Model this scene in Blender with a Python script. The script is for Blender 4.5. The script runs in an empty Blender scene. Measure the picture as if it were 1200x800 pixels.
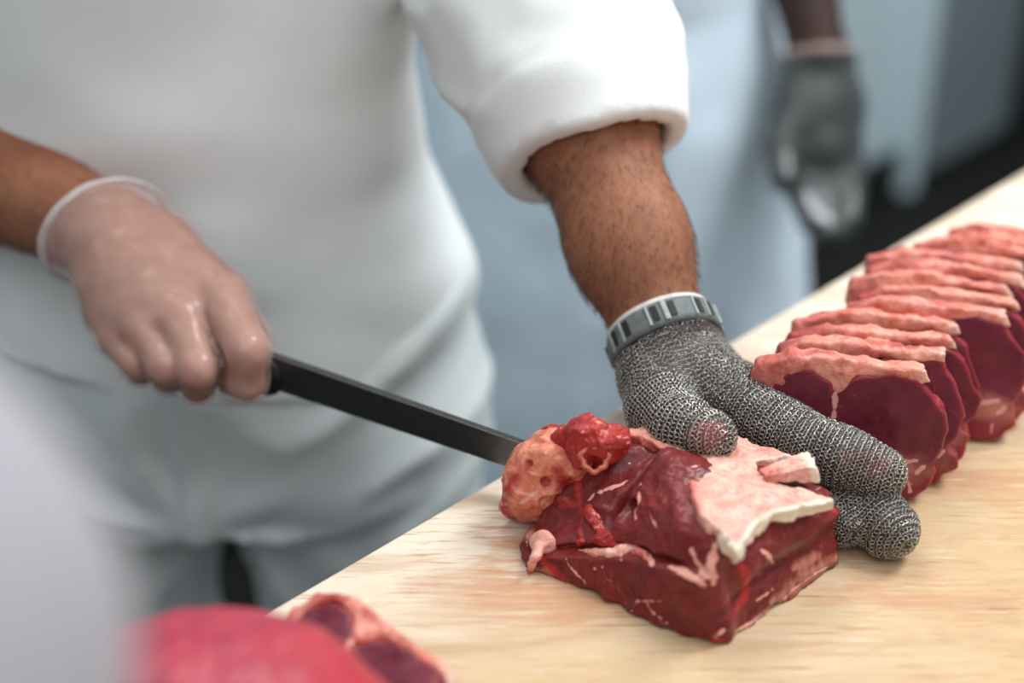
import bpy, math, random
import numpy as np
from mathutils import Vector, Matrix

# ------------------------------------------------------------------ frame
TZ = 0.95                                    # height of the board's top
HC = 0.51                                    # camera above the board
FPX = 1833.0
TH = math.radians(30)
CAM = np.array([0.0, 0.0, TZ + HC])
AX_R = np.array([1.0, 0, 0]); AX_F = np.array([0, math.cos(TH), -math.sin(TH)]); AX_U = np.array([0, math.sin(TH), math.cos(TH)])
Z = np.array([0, 0, 1.0])

def U(px, py, t):
    """photo pixel at a measured distance t -> metres"""
    return CAM + t * (AX_R * ((px - 600) / FPX) + AX_F - AX_U * ((py - 400) / FPX))

def T(px, py, z=0.0):
    """photo pixel on the level z above the board -> metres"""
    d = AX_R * ((px - 600) / FPX) + AX_F - AX_U * ((py - 400) / FPX)
    return CAM + d * ((z - HC) / d[2])

def nrm(v):
    v = np.asarray(v, float); return v / np.linalg.norm(v)

def lin(r, g, b, a=1.0):
    f = lambda c: ((c / 255) / 12.92 if c / 255 <= .04045 else ((c / 255 + .055) / 1.055) ** 2.4)
    return (f(r), f(g), f(b), a)

# ------------------------------------------------------------------ noise
def _h(ix, iy, iz, seed):
    n = (ix.astype(np.int64) * 374761393 + iy.astype(np.int64) * 668265263 + iz.astype(np.int64) * 2147483647 + seed * 144665) & 0xffffffff
    n = ((n ^ (n >> 13)) * 1274126177) & 0xffffffff
    n = ((n ^ (n >> 16)) * 2246822519) & 0xffffffff
    return ((n ^ (n >> 15)) & 0xffff).astype(np.float32) / 32767.5 - 1

def vnoise(P, seed=0):
    I = np.floor(P); f = (P - I).astype(np.float32); I = I.astype(np.int64)
    f = f * f * f * (f * (f * 6 - 15) + 10)
    x, y, z = I[:, 0], I[:, 1], I[:, 2]; fx, fy, fz = f[:, 0], f[:, 1], f[:, 2]
    r = 0
    for dx in (0, 1):
        wx = fx if dx else 1 - fx
        for dy in (0, 1):
            wy = fy if dy else 1 - fy
            for dz in (0, 1):
                wz = fz if dz else 1 - fz
                r = r + _h(x + dx, y + dy, z + dz, seed) * wx * wy * wz
    return r

def fbm(P, o=3, seed=0):
    a, s, r = 1.0, 1.0, 0
    for k in range(o):
        r = r + a * vnoise(P * s + 17.3 * k, seed + k); s *= 2.03; a *= .5
    return r

def ridge(P, seed=0):
    return 1 - np.abs(vnoise(P, seed)) * 2

# ------------------------------------------------------------------ distance shapes
def smin(a, b, k):
    h = np.clip(.5 + .5 * (b - a) / k, 0, 1)
    return b * (1 - h) + a * h - k * h * (1 - h)

def smax(a, b, k): return -smin(-a, -b, k)

def sst(x, a, b):
    t = np.clip((x - a) / (b - a), 0, 1); return t * t * (3 - 2 * t)

def cone(P, a, b, r1, r2):
    a = np.asarray(a, float); b = np.asarray(b, float); ab = b - a
    h = np.clip(((P - a) @ ab) / (ab @ ab), 0, 1)
    return np.linalg.norm(P - a - h[:, None] * ab, axis=1) - (r1 + (r2 - r1) * h)

def chain(P, pts, rs, k=.006):
    d = None
    for i in range(len(pts) - 1):
        c = cone(P, pts[i], pts[i + 1], rs[i], rs[i + 1])
        d = c if d is None else smin(d, c, k)
    return d

def flat(P, c, n, f):
    """squeeze space along n about c, so a round section becomes a flat one"""
    n = nrm(n); q = (P - c) @ n
    return P + np.outer(q * (1 / f - 1), n)

def ell(P, c, r, R=None):
    q = P - np.asarray(c, float)
    if R is not None: q = q @ np.asarray(R).T
    r = np.asarray(r, float)
    k0 = np.linalg.norm(q / r, axis=1); k1 = np.linalg.norm(q / (r * r), axis=1) + 1e-9
    return k0 * (k0 - 1) / k1

def rbox(P, c, h, r, R=None):
    q = P - np.asarray(c, float)
    if R is not None: q = q @ np.asarray(R).T
    q = np.abs(q) - (np.asarray(h, float) - r)
    return np.linalg.norm(np.maximum(q, 0), axis=1) + np.minimum(q.max(1), 0) - r

def poly2(x, y, pts):
    """signed distance to a polygon"""
    pts = np.asarray(pts, float); n = len(pts)
    d = np.full(x.shape, 1e9); s = np.ones(x.shape)
    for i in range(n):
        a = pts[i]; b = pts[i - 1]; e = b - a
        wx = x - a[0]; wy = y - a[1]
        h = np.clip((wx * e[0] + wy * e[1]) / (e @ e), 0, 1)
        d = np.minimum(d, (wx - e[0] * h) ** 2 + (wy - e[1] * h) ** 2)
        c1 = y >= a[1]; c2 = y < b[1]; c3 = e[0] * wy > e[1] * wx
        flip = (c1 & c2 & c3) | (~c1 & ~c2 & ~c3)
        s = np.where(flip, -s, s)
    return s * np.sqrt(d)

# ------------------------------------------------------------------ surface nets
def grid_mesh(fn, lo, hi, res, B=10, lip=1.6, proj=2):
    lo = np.asarray(lo, float); hi = np.asarray(hi, float)
    nb = np.maximum(1, np.ceil((hi - lo) / (res * B)).astype(int)); n = nb * B + 1
    bi = np.stack(np.meshgrid(*[np.arange(k) for k in nb], indexing='ij'), -1).reshape(-1, 3)
    cen = lo + (bi * B + B / 2) * res
    dc = fn(cen); act = np.abs(dc) < B * res * .5 * 1.7321 * lip
    F = np.ones(tuple(n), np.float32)
    for b, v in zip(bi[(~act) & (dc < 0)], dc[(~act) & (dc < 0)]):
        s = b * B; F[s[0]:s[0] + B + 1, s[1]:s[1] + B + 1, s[2]:s[2] + B + 1] = -1
    off = np.stack(np.meshgrid(*[np.arange(B + 1)] * 3, indexing='ij'), -1).reshape(-1, 3)
    A = bi[act]
    for i in range(0, len(A), 200):
        b = A[i:i + 200]; idx = (b[:, None, :] * B + off[None]).reshape(-1, 3)
        F[idx[:, 0], idx[:, 1], idx[:, 2]] = fn(lo + idx * res)
    S = F < 0
    cnt = np.zeros(tuple(n - 1), np.int8)
    cs = [(i, j, k) for i in (0, 1) for j in (0, 1) for k in (0, 1)]
    sl = lambda A, c: A[c[0]:A.shape[0] - 1 + c[0], c[1]:A.shape[1] - 1 + c[1], c[2]:A.shape[2] - 1 + c[2]]
    for c in cs: cnt += sl(S, c)
    cells = np.argwhere((cnt > 0) & (cnt < 8))
    vid = np.full(tuple(n - 1), -1, np.int64); vid[cells[:, 0], cells[:, 1], cells[:, 2]] = np.arange(len(cells))
    acc = np.zeros((len(cells), 3)); w = np.zeros(len(cells))
    for a in cs:
        for ax in range(3):
            if a[ax]: continue
            b = list(a); b[ax] = 1
            fa = F[cells[:, 0] + a[0], cells[:, 1] + a[1], cells[:, 2] + a[2]]; fb = F[cells[:, 0] + b[0], cells[:, 1] + b[1], cells[:, 2] + b[2]]
            m = (fa < 0) != (fb < 0); t = np.where(m, fa / np.where(m, fa - fb, 1), 0)
            p = np.tile(np.array(a, float), (len(cells), 1)); p[:, ax] += t
            acc += p * m[:, None]; w += m
    V = lo + (cells + acc / w[:, None]) * res
    Q = []
    for ax in range(3):
        u, v = (ax + 1) % 3, (ax + 2) % 3
        s0 = [slice(None)] * 3; s1 = [slice(None)] * 3; s0[ax] = slice(0, -1); s1[ax] = slice(1, None)
        e = np.argwhere(S[tuple(s0)] != S[tuple(s1)])
        e = e[(e[:, u] > 0) & (e[:, v] > 0) & (e[:, u] < n[u] - 1) & (e[:, v] < n[v] - 1)]
        if not len(e): continue
        ins = S[e[:, 0], e[:, 1], e[:, 2]]
        q = []
        for du, dv in ((-1, -1), (0, -1), (0, 0), (-1, 0)):
            c = e.copy(); c[:, u] += du; c[:, v] += dv
            q.append(vid[c[:, 0], c[:, 1], c[:, 2]])
        q = np.stack(q, 1); q[~ins] = q[~ins][:, ::-1]
        Q.append(q)
    Q = np.concatenate(Q); Q = Q[(Q >= 0).all(1)]
    for _ in range(proj):
        d, g = dgrad(fn, V, res * .4)
        V = V - np.clip(d, -res, res)[:, None] * g * .8
    return V, Q

def dgrad(fn, V, e):
    d = fn(V); g = np.stack([fn(V + np.eye(3)[i] * e) - fn(V - np.eye(3)[i] * e) for i in range(3)], 1) / (2 * e)
    L = np.linalg.norm(g, axis=1); L = np.maximum(L, .2)
    return d / L, g / L[:, None]

# ------------------------------------------------------------------ objects
COL = bpy.context.scene.collection

def mesh_obj(name, V, Fc, mat, parent=None, attrs=None, smooth=True):
    me = bpy.data.meshes.new(name)
    V = np.asarray(V, np.float32)
    if isinstance(Fc, np.ndarray):
        k = Fc.shape[1]
        me.vertices.add(len(V)); me.vertices.foreach_set('co', V.ravel())
        me.loops.add(Fc.size); me.loops.foreach_set('vertex_index', Fc.ravel().astype(np.int32))
        me.polygons.add(len(Fc)); me.polygons.foreach_set('loop_start', np.arange(0, Fc.size, k, dtype=np.int32))
        me.update(calc_edges=True)
    else:
        me.from_pydata([tuple(map(float, v)) for v in V], [], Fc)
    me.validate()
    me.polygons.foreach_set('use_smooth', np.full(len(me.polygons), smooth, bool))
    for k, a in (attrs or {}).items():
        at = me.attributes.new(k, 'FLOAT', 'POINT'); at.data.foreach_set('value', np.asarray(a, np.float32))
    me.materials.append(mat); me.update()
    o = bpy.data.objects.new(name, me); COL.objects.link(o)
    if parent is not None:
        o.parent = parent; o.matrix_parent_inverse = parent.matrix_world.inverted()
    return o

def sdf(name, fn, lo, hi, res, mat, parent=None, attrs=None, xf=None, **kw):
    V, Q = grid_mesh(fn, lo, hi, res, **kw)
    at = {k: f(V) for k, f in (attrs or {}).items()}
    W = xf(V) if xf else V
    return mesh_obj(name, W, Q, mat, parent, at)

def thing(name, label, cat, loc=(0, 0, 0), group=None):
    o = bpy.data.objects.new(name, None); COL.objects.link(o); o.empty_display_size = .05
    o.location = loc; o.matrix_world = Matrix.Translation(loc)
    o['label'] = label; o['category'] = cat
    if group: o['group'] = group
    return o

def struct(o):
    o['kind'] = 'structure'; return o

def box_vf(c, h, R=None, bev=0):
    c = np.asarray(c, float); h = np.asarray(h, float)
    V = np.array([[x, y, z] for x in (-1, 1) for y in (-1, 1) for z in (-1, 1)], float) * h
    if R is not None: V = V @ np.asarray(R, float)
    return V + c, [(0, 1, 3, 2), (4, 6, 7, 5), (0, 4, 5, 1), (2, 3, 7, 6), (0, 2, 6, 4), (1, 5, 7, 3)]

def join(parts):
    V, F, n = [], [], 0
    for v, f in parts:
        V.append(np.asarray(v)); F += [tuple(i + n for i in q) for q in f]; n += len(v)
    return np.concatenate(V), F

def box(name, c, h, mat, parent=None, R=None, bev=.004):
    V, F = box_vf(c, h, R); o = mesh_obj(name, V, F, mat, parent, smooth=False)
    if bev:
        m = o.modifiers.new('bevel', 'BEVEL'); m.width = bev; m.segments = 3
    return o

# ------------------------------------------------------------------ materials
class NT:
    def __init__(s, name):
        s.m = bpy.data.materials.new(name); s.m.use_nodes = True; s.t = s.m.node_tree; s.t.nodes.clear()
        s.out = s.n('ShaderNodeOutputMaterial'); s.p = s.n('ShaderNodeBsdfPrincipled')
        s.l(s.p.outputs[0], s.out.inputs[0]); s._co = None
    def n(s, k, **kw):
        x = s.t.nodes.new(k)
        for a, v in kw.items(): setattr(x, a, v)
        return x
    def l(s, a, b): s.t.links.new(a, b)
    def put(s, sock, v):
        if hasattr(v, 'is_linked') or hasattr(v, 'links'): s.l(v, sock)
        else: sock.default_value = v
    def set(s, **kw):
        for k, v in kw.items(): s.put(s.p.inputs[k.replace('_', ' ')], v)
        return s
    def co(s, scale=(1, 1, 1), rot=(0, 0, 0), loc=(0, 0, 0)):
        if s._co is None: s._co = s.n('ShaderNodeTexCoord').outputs['Object']
        mp = s.n('ShaderNodeMapping'); s.l(s._co, mp.inputs[0])
        mp.inputs['Scale'].default_value = scale; mp.inputs['Rotation'].default_value = rot; mp.inputs['Location'].default_value = loc
        return mp.outputs[0]
    def noise(s, sc, detail=3, rough=.5, vec=None, dist=0):
        x = s.n('ShaderNodeTexNoise'); x.inputs['Scale'].default_value = sc; x.inputs['Detail'].default_value = detail
        x.inputs['Roughness'].default_value = rough; x.inputs['Distortion'].default_value = dist
        s.l(vec if vec is not None else s.co(), x.inputs['Vector']); return x.outputs['Fac']
    def vor(s, sc, vec=None, feat='F1'):
        x = s.n('ShaderNodeTexVoronoi', feature=feat); x.inputs['Scale'].default_value = sc
        s.l(vec if vec is not None else s.co(), x.inputs['Vector']); return x.outputs['Distance']
    def map(s, v, a, b, c=0, d=1):
        x = s.n('ShaderNodeMapRange'); x.clamp = True; s.l(v, x.inputs[0])
        for i, q in enumerate((a, b, c, d)): x.inputs[i + 1].default_value = q
        return x.outputs[0]
    def math(s, op, a, b=0.0):
        x = s.n('ShaderNodeMath', operation=op); s.put(x.inputs[0], a); s.put(x.inputs[1], b); return x.outputs[0]
    def mix(s, f, a, b):
        x = s.n('ShaderNodeMix', data_type='RGBA'); s.put(x.inputs[0], f); s.put(x.inputs[6], a); s.put(x.inputs[7], b); return x.outputs[2]
    def attr(s, name):
        return s.n('ShaderNodeAttribute', attribute_name=name).outputs['Fac']
    def bump(s, h, dist=.001, strength=1.0, prev=None):
        x = s.n('ShaderNodeBump'); x.inputs['Distance'].default_value = dist; x.inputs['Strength'].default_value = strength
        s.l(h, x.inputs['Height'])
        if prev is not None: s.l(prev, x.inputs['Normal'])
        s.l(x.outputs[0], s.p.inputs['Normal']); return x.outputs[0]

# ================================================================== materials
def m_plain(name, col, rough=.5, metal=0, noise=0, nscale=20, bump=0, bscale=200, **kw):
    t = NT(name); c = col
    if noise:
        f = t.noise(nscale, 4); c = t.mix(t.map(f, .3, .7), tuple(x * (1 - noise) for x in col[:3]) + (1,), tuple(min(1, x * (1 + noise)) for x in col[:3]) + (1,))
    t.set(Base_Color=c, Roughness=rough, Metallic=metal, **kw)
    if bump: t.bump(t.noise(bscale, 3), bump)
    return t.m

def m_lean(name, dark, mid, red, fatc, fibre=(260, 60, 60), rough=.4, sss=.0):
    t = NT(name)
    n1 = t.noise(55, 4, .6); n2 = t.noise(1, 4, .65, t.co(fibre)); n3 = t.noise(420, 2)
    f = t.math('ADD', t.math('MULTIPLY', n1, .5), t.math('MULTIPLY', n2, .5))
    c = t.mix(t.map(f, .33, .67), dark, mid)
    c = t.mix(t.math('MULTIPLY', t.attr('red'), t.map(n1, .3, .6, .5, 1)), c, red)
    c = t.mix(t.math('MULTIPLY', t.attr('tan'), t.map(n2, .35, .6, .35, .8)), c, lin(196, 128, 108))
    # thin pale threads of connective tissue
    w = t.noise(34, 2, .5, t.co((1, 1, .7)), 1.2); line = t.map(t.math('ABSOLUTE', t.math('SUBTRACT', w, .5)), 0, .006, .3, 0)
    c = t.mix(t.math('MULTIPLY', line, t.map(n1, .5, .62)), c, fatc)
    fa = t.math('ADD', t.attr('fat'), t.math('MULTIPLY', t.math('SUBTRACT', t.noise(380, 3), .5), 1.1))
    fa = t.math('ADD', fa, t.math('MULTIPLY', t.math('SUBTRACT', t.noise(130, 3), .5), 1.0))
    edge = t.n('ShaderNodeNewGeometry').outputs['Pointiness']
    c = t.mix(t.map(edge, .515, .58, 0, .55), c, red)
    c = t.mix(t.map(fa, .36, .6), c, fatc)
    t.set(Base_Color=c, Roughness=t.map(n1, .35, .65, rough - .08, rough + .12), Subsurface_Weight=sss, Subsurface_Radius=(.6, .15, .1), Subsurface_Scale=.003)
    t.p.inputs['Specular IOR Level'].default_value = .2; t.p.inputs['Coat Weight'].default_value = .22; t.p.inputs['Coat Roughness'].default_value = .16
    b = t.bump(t.noise(170, 4, .65), .0008, .5)
    t.bump(t.noise(1, 3, .6, t.co(tuple(v * 5 for v in fibre))), .0003, .7, b)
    return t.m

def m_fat(name, a, b, red, rough=.4, redk=.5, scale=90):
    t = NT(name)
    n1 = t.noise(scale, 5, .65); n2 = t.noise(scale * 4, 3, .6)
    c = t.mix(t.map(n1, .38, .62), a, b)
    c = t.mix(t.math('MULTIPLY', t.map(t.noise(scale * .6, 4, .7, None, .8), .54, .68), redk), c, red)
    c = t.mix(t.math('MULTIPLY', t.map(n2, .5, .7), .25), c, red)
    c = t.mix(t.attr('red'), c, red); c = t.mix(t.attr('pale'), c, lin(224, 210, 190))
    t.set(Base_Color=c, Roughness=t.map(n2, .3, .7, rough - .12, rough + .15), Subsurface_Weight=.15, Subsurface_Radius=(.8, .4, .3), Subsurface_Scale=.003)
    b_ = t.bump(t.noise(scale * 2.2, 4, .6), .0011, .8)
    t.bump(t.noise(scale * 9, 2), .0003, .7, b_)
    return t.m

LEAN = m_lean('lean_beef', lin(90, 26, 26), lin(130, 44, 42), lin(176, 48, 42), lin(226, 160, 146))
LEANS = m_lean('sliced_beef', lin(84, 22, 38), lin(118, 38, 54), lin(168, 52, 48), lin(214, 150, 140), (60, 260, 60))
LUMPM = m_lean('pink_beef', lin(150, 38, 60), lin(184, 70, 84), lin(184, 54, 56), lin(220, 130, 130))
FAT = m_fat('fat_cap', lin(228, 180, 163), lin(212, 146, 129), lin(186, 78, 68), redk=.35)
FATO = m_fat('orange_fat', lin(226, 150, 118), lin(208, 112, 90), lin(170, 52, 48), redk=.6)
FATS = m_fat('steak_fat', lin(228, 156, 136), lin(208, 112, 92), lin(160, 52, 48), redk=.7)
REDM = m_lean('red_trim', lin(132, 30, 34), lin(166, 50, 47), lin(196, 60, 50), lin(230, 150, 130))
GRIS = m_fat('gristle', lin(236, 184, 168), lin(224, 150, 132), lin(190, 80, 70), scale=150)

STAINS = [(tuple(T(602, 622)[:2]), .03, .75), (tuple(T(585, 650)[:2]), .05, .5), (tuple(T(660, 700)[:2]), .06, .4), (tuple(T(1010, 690)[:2]), .08, .35), (tuple(T(540, 690)[:2]), .07, .3), (tuple(T(1130, 560)[:2]), .06, .35)]
def m_board():
    t = NT('board_plastic')
    r = (0, 0, math.radians(-12))
    big = t.noise(3.2, 3, .55, None, .4); med = t.noise(1, 5, .6, t.co((9, 34, 1), r), .6); fine = t.noise(1, 4, .7, t.co((26, 260, 1), r))
    sp = t.n('ShaderNodeSeparateXYZ'); t.l(t.co(), sp.inputs[0])
    # worn, stained middle before the block; light falloff is painted into this gradient too
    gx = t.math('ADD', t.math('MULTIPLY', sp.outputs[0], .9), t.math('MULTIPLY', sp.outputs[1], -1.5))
    stain_light = t.map(t.math('ADD', gx, t.math('MULTIPLY', t.math('SUBTRACT', big, .5), 1.0)), -1.08, -.72)
    c = t.mix(stain_light, lin(222, 207, 187), lin(194, 163, 122))
    c = t.mix(t.math('MULTIPLY', t.map(med, .46, .68), t.map(stain_light, 0, 1, .5, .8)), c, lin(174, 134, 96))
    c = t.mix(t.math('MULTIPLY', t.map(fine, .55, .68), .6), c, lin(176, 124, 82))
    c = t.mix(t.math('MULTIPLY', t.map(fine, .42, .3), .35), c, lin(232, 220, 200))
    scr = t.noise(1, 2, .5, t.co((16, 420, 1), (0, 0, math.radians(-9)))); c = t.mix(t.math('MULTIPLY', t.map(scr, .66, .71), .6), c, lin(142, 92, 56))
    scr2 = t.noise(1, 2, .5, t.co((22, 380, 1), (0, 0, math.radians(-24)))); c = t.mix(t.math('MULTIPLY', t.map(scr2, .68, .73), .5), c, lin(236, 222, 200))
    blood = t.noise(1, 4, .6, t.co((14, 30, 1), r, (3, 1, 0)), .8)
    c = t.mix(t.math('MULTIPLY', t.map(blood, .64, .76), .3), c, lin(196, 124, 84))
    for (x, y), r, k in STAINS:
        ps = t.n('ShaderNodeMapping'); t.l(t._co, ps.inputs[0]); ps.inputs['Location'].default_value = (-x, -y, 0)
        sc_ = t.n('ShaderNodeVectorMath', operation='MULTIPLY'); t.l(ps.outputs[0], sc_.inputs[0]); sc_.inputs[1].default_value = (1, 1.6, 0)
        ln = t.n('ShaderNodeVectorMath', operation='LENGTH'); t.l(sc_.outputs[0], ln.inputs[0])
        m = t.math('MULTIPLY', t.map(ln.outputs['Value'], r, r * .2), t.map(t.math('ADD', med, t.math('MULTIPLY', t.math('SUBTRACT', fine, .5), .8)), .42, .62))
        c = t.mix(t.math('MULTIPLY', m, k), c, lin(184, 116, 74))
    t.set(Base_Color=c, Roughness=t.map(med, .3, .7, .36, .6))
    b = t.bump(fine, .0004, .5); t.bump(med, .0005, .4, b)
    return t.m
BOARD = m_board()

def m_cloth(name, a, b, weave=900, sheen=.15):
    t = NT(name)
    c = t.mix(t.map(t.noise(4, 3), .35, .65), a, b)
    t.set(Base_Color=c, Roughness=.85, Sheen_Weight=sheen); t.p.inputs['Specular IOR Level'].default_value = .2
    bb = t.bump(t.noise(38, 3, .5), .0012, .35)
    t.bump(t.noise(weave, 2), .0003, .6, bb); return t.m
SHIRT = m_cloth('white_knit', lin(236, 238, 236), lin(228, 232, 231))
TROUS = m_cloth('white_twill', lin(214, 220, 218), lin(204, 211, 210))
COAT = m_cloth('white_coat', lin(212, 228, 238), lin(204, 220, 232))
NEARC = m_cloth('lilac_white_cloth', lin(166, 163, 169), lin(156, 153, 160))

def m_skin(name, a, b, c3, rough=.6):
    t = NT(name)
    n = t.noise(60, 4, .6); n2 = t.noise(14, 3)
    c = t.mix(t.map(n2, .35, .65), a, b); c = t.mix(t.math('MULTIPLY', t.map(n, .4, .7), .5), c, c3)
    t.set(Base_Color=c, Roughness=rough, Subsurface_Weight=.12, Subsurface_Radius=(1, .35, .2), Subsurface_Scale=.004)
    t.p.inputs['Specular IOR Level'].default_value = .3
    bb = t.bump(t.noise(260, 4, .6), .0006, .5); t.bump(t.vor(900), .0002, .3, bb)
    return t.m
SKIN = m_skin('brown_skin', lin(160, 106, 78), lin(146, 93, 66), lin(128, 76, 53))
SKIND = m_skin('dark_skin', lin(62, 40, 32), lin(52, 32, 26), lin(42, 26, 22))
HAIR = m_plain('black_hair', lin(34, 24, 20), .5)
STEEL = m_plain('ring_steel', lin(182, 179, 172), .2, 1)
UNDER = m_plain('glove_core', lin(50, 36, 33), .6, 0, .35, 120, .0005, 500)
STRAP = m_plain('grey_strap', lin(100, 107, 105), .6, 0, .2, 200, .0003, 900)
SLOT = m_plain('strap_slot', lin(30, 34, 34), .7)
RIMW = m_plain('white_liner', lin(206, 200, 196), .7)
BLADE = m_plain('knife_steel', lin(96, 96, 96), .36, .85, .1, 300)
HANDLE = m_plain('black_handle', lin(22, 22, 23), .45)
BOOT = m_plain('rubber_boot', lin(225, 228, 226), .5)
FRAME = m_plain('stainless_steel', lin(170, 176, 178), .35, .9, .08, 40)

def m_vinyl(name, tint, alpha):
    t = NT(name)
    n = t.noise(70, 4, .6, None, .5)
    t.set(Base_Color=tint, Roughness=.3, Alpha=t.map(n, .3, .75, alpha * .85, min(1, alpha * 1.2)), Coat_Weight=.6)
    t.p.inputs['Coat Roughness'].default_value = .18
    bb = t.bump(t.noise(60, 3, .5, None, .8), .0010, .3)
    return t.m
VINYL = m_vinyl('clear_vinyl', lin(240, 204, 194), .27)
VINYLR = m_vinyl('vinyl_rim', lin(226, 216, 214), .5)
VINYLD = m_vinyl('grey_vinyl', lin(70, 77, 77), .6)

def m_floor():
    t = NT('wet_floor'); n = t.noise(6, 4)
    br = t.n('ShaderNodeTexBrick'); t.l(t.co((5, 5, 5)), br.inputs[0]); br.inputs['Color1'].default_value = lin(30, 30, 28); br.inputs['Color2'].default_value = lin(24, 24, 23); br.inputs['Mortar'].default_value = lin(14, 14, 13)
    t.set(Base_Color=br.outputs[0], Roughness=t.map(n, .3, .7, .55, .8)); t.p.inputs['Specular IOR Level'].default_value = .2
    return t.m
def m_wall():
    t = NT('wall_panel'); n = t.noise(1.4, 3)
    t.set(Base_Color=t.mix(n, lin(196, 214, 218), lin(184, 204, 210)), Roughness=.4); t.bump(t.noise(30, 2), .0006, .3)
    return t.m
FLOOR = m_floor(); WALL = m_wall()
DOORG = m_plain('grey_door', lin(128, 140, 144), .4, .2, .06, 3)
DARK = m_plain('dark_frame', lin(16, 18, 19), .5)

def m_core():
    t = NT('glove_core'); n = t.noise(120, 4, .6)
    c = t.mix(t.map(n, .35, .65), lin(62, 45, 41), lin(40, 30, 28)); c = t.mix(t.attr('red'), c, lin(176, 52, 40))
    t.set(Base_Color=c, Roughness=.5); return t.m
UNDER = m_core()

# ================================================================== room, table
EA = T(305, 720)[:2]; ED = nrm((.7004, .7137)); EN = np.array([-ED[1], ED[0]])     # far edge of the board, its direction, the side the butchers stand on
def EP(s, n, z=0.0):
    p = EA + ED * s + EN * n; return np.array([p[0], p[1], z])
RT = np.array([[ED[0], ED[1], 0], [EN[0], EN[1], 0], [0, 0, 1]])
WID = .74
fl = box('floor', EP(.5, .5, -.05), (5, 4, .05), FLOOR, R=RT, bev=0); struct(fl)
WN = 1.13
wl = box('wall_back', EP(.5, WN + .05, 1.4), (5, .05, 1.4), WALL, R=RT, bev=0); struct(wl)
bs = box('baseboard_back', EP(.5, WN - .012, .05), (5, .012, .05), DARK, R=RT, bev=.003); struct(bs)

def table():
    t = thing('work_table', 'stainless steel work table under the long pale cutting board', 'table', tuple(EP(1.17, -WID / 2, 0)))
    s0, s1 = -.26, 2.6; zc = TZ - .03
    box('table_top', EP((s0 + s1) / 2, -WID / 2, zc - .02), ((s1 - s0) / 2 - .01, WID / 2 - .02, .02), FRAME, t, RT)
    for s in (s0 + .12, 1.15, s1 - .12):
        for n in (-.08, -WID + .08):
            box('leg', EP(s, n, (zc - .04) / 2), (.02, .02, (zc - .04) / 2), FRAME, t, RT)
    box('shelf', EP((s0 + s1) / 2, -WID / 2, .22), ((s1 - s0) / 2 - .14, WID / 2 - .1, .012), FRAME, t, RT)
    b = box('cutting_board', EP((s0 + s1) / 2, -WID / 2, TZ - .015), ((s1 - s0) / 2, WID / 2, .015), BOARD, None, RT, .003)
    b['label'] = 'long cream cutting board with tan knife marks lying under all the beef'; b['category'] = 'cutting board'
table()

def on_wall(px, py, off=0.0):
    d = U(px, py, 1.0) - CAM; o = CAM[:2] - EA
    k = (WN - off - o @ EN) / (d[:2] @ EN); p = CAM + d * k
    return (p[:2] - EA) @ ED, p[2]
sa = on_wall(1072, 60)[0]; sb = on_wall(1176, 60)[0]
dr = box('door_1', EP((sa + sb) / 2, WN - .02, 1.03), ((sb - sa) / 2, .02, 1.0), DOORG, R=RT, bev=.006); struct(dr)
f1 = box('trim_1', EP(sa - .02, WN - .025, 1.05), (.02, .025, 1.05), WALL, R=RT, bev=.004); struct(f1)
f2 = box('trim_2', EP(sb + .12, WN - .04, 1.2), (.12, .04, 1.2), DARK, R=RT, bev=.004); struct(f2)

# ================================================================== the beef block
K0 = T(836, 756); R0 = T(988, 656); L0 = T(632, 664)
ME = np.stack([nrm(L0 - K0), nrm(R0 - K0), Z], 1) / 100
MI = np.linalg.inv(ME)
toW = lambda P: P @ ME.T + K0
toL = lambda W: (W - K0) @ MI.T

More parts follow.
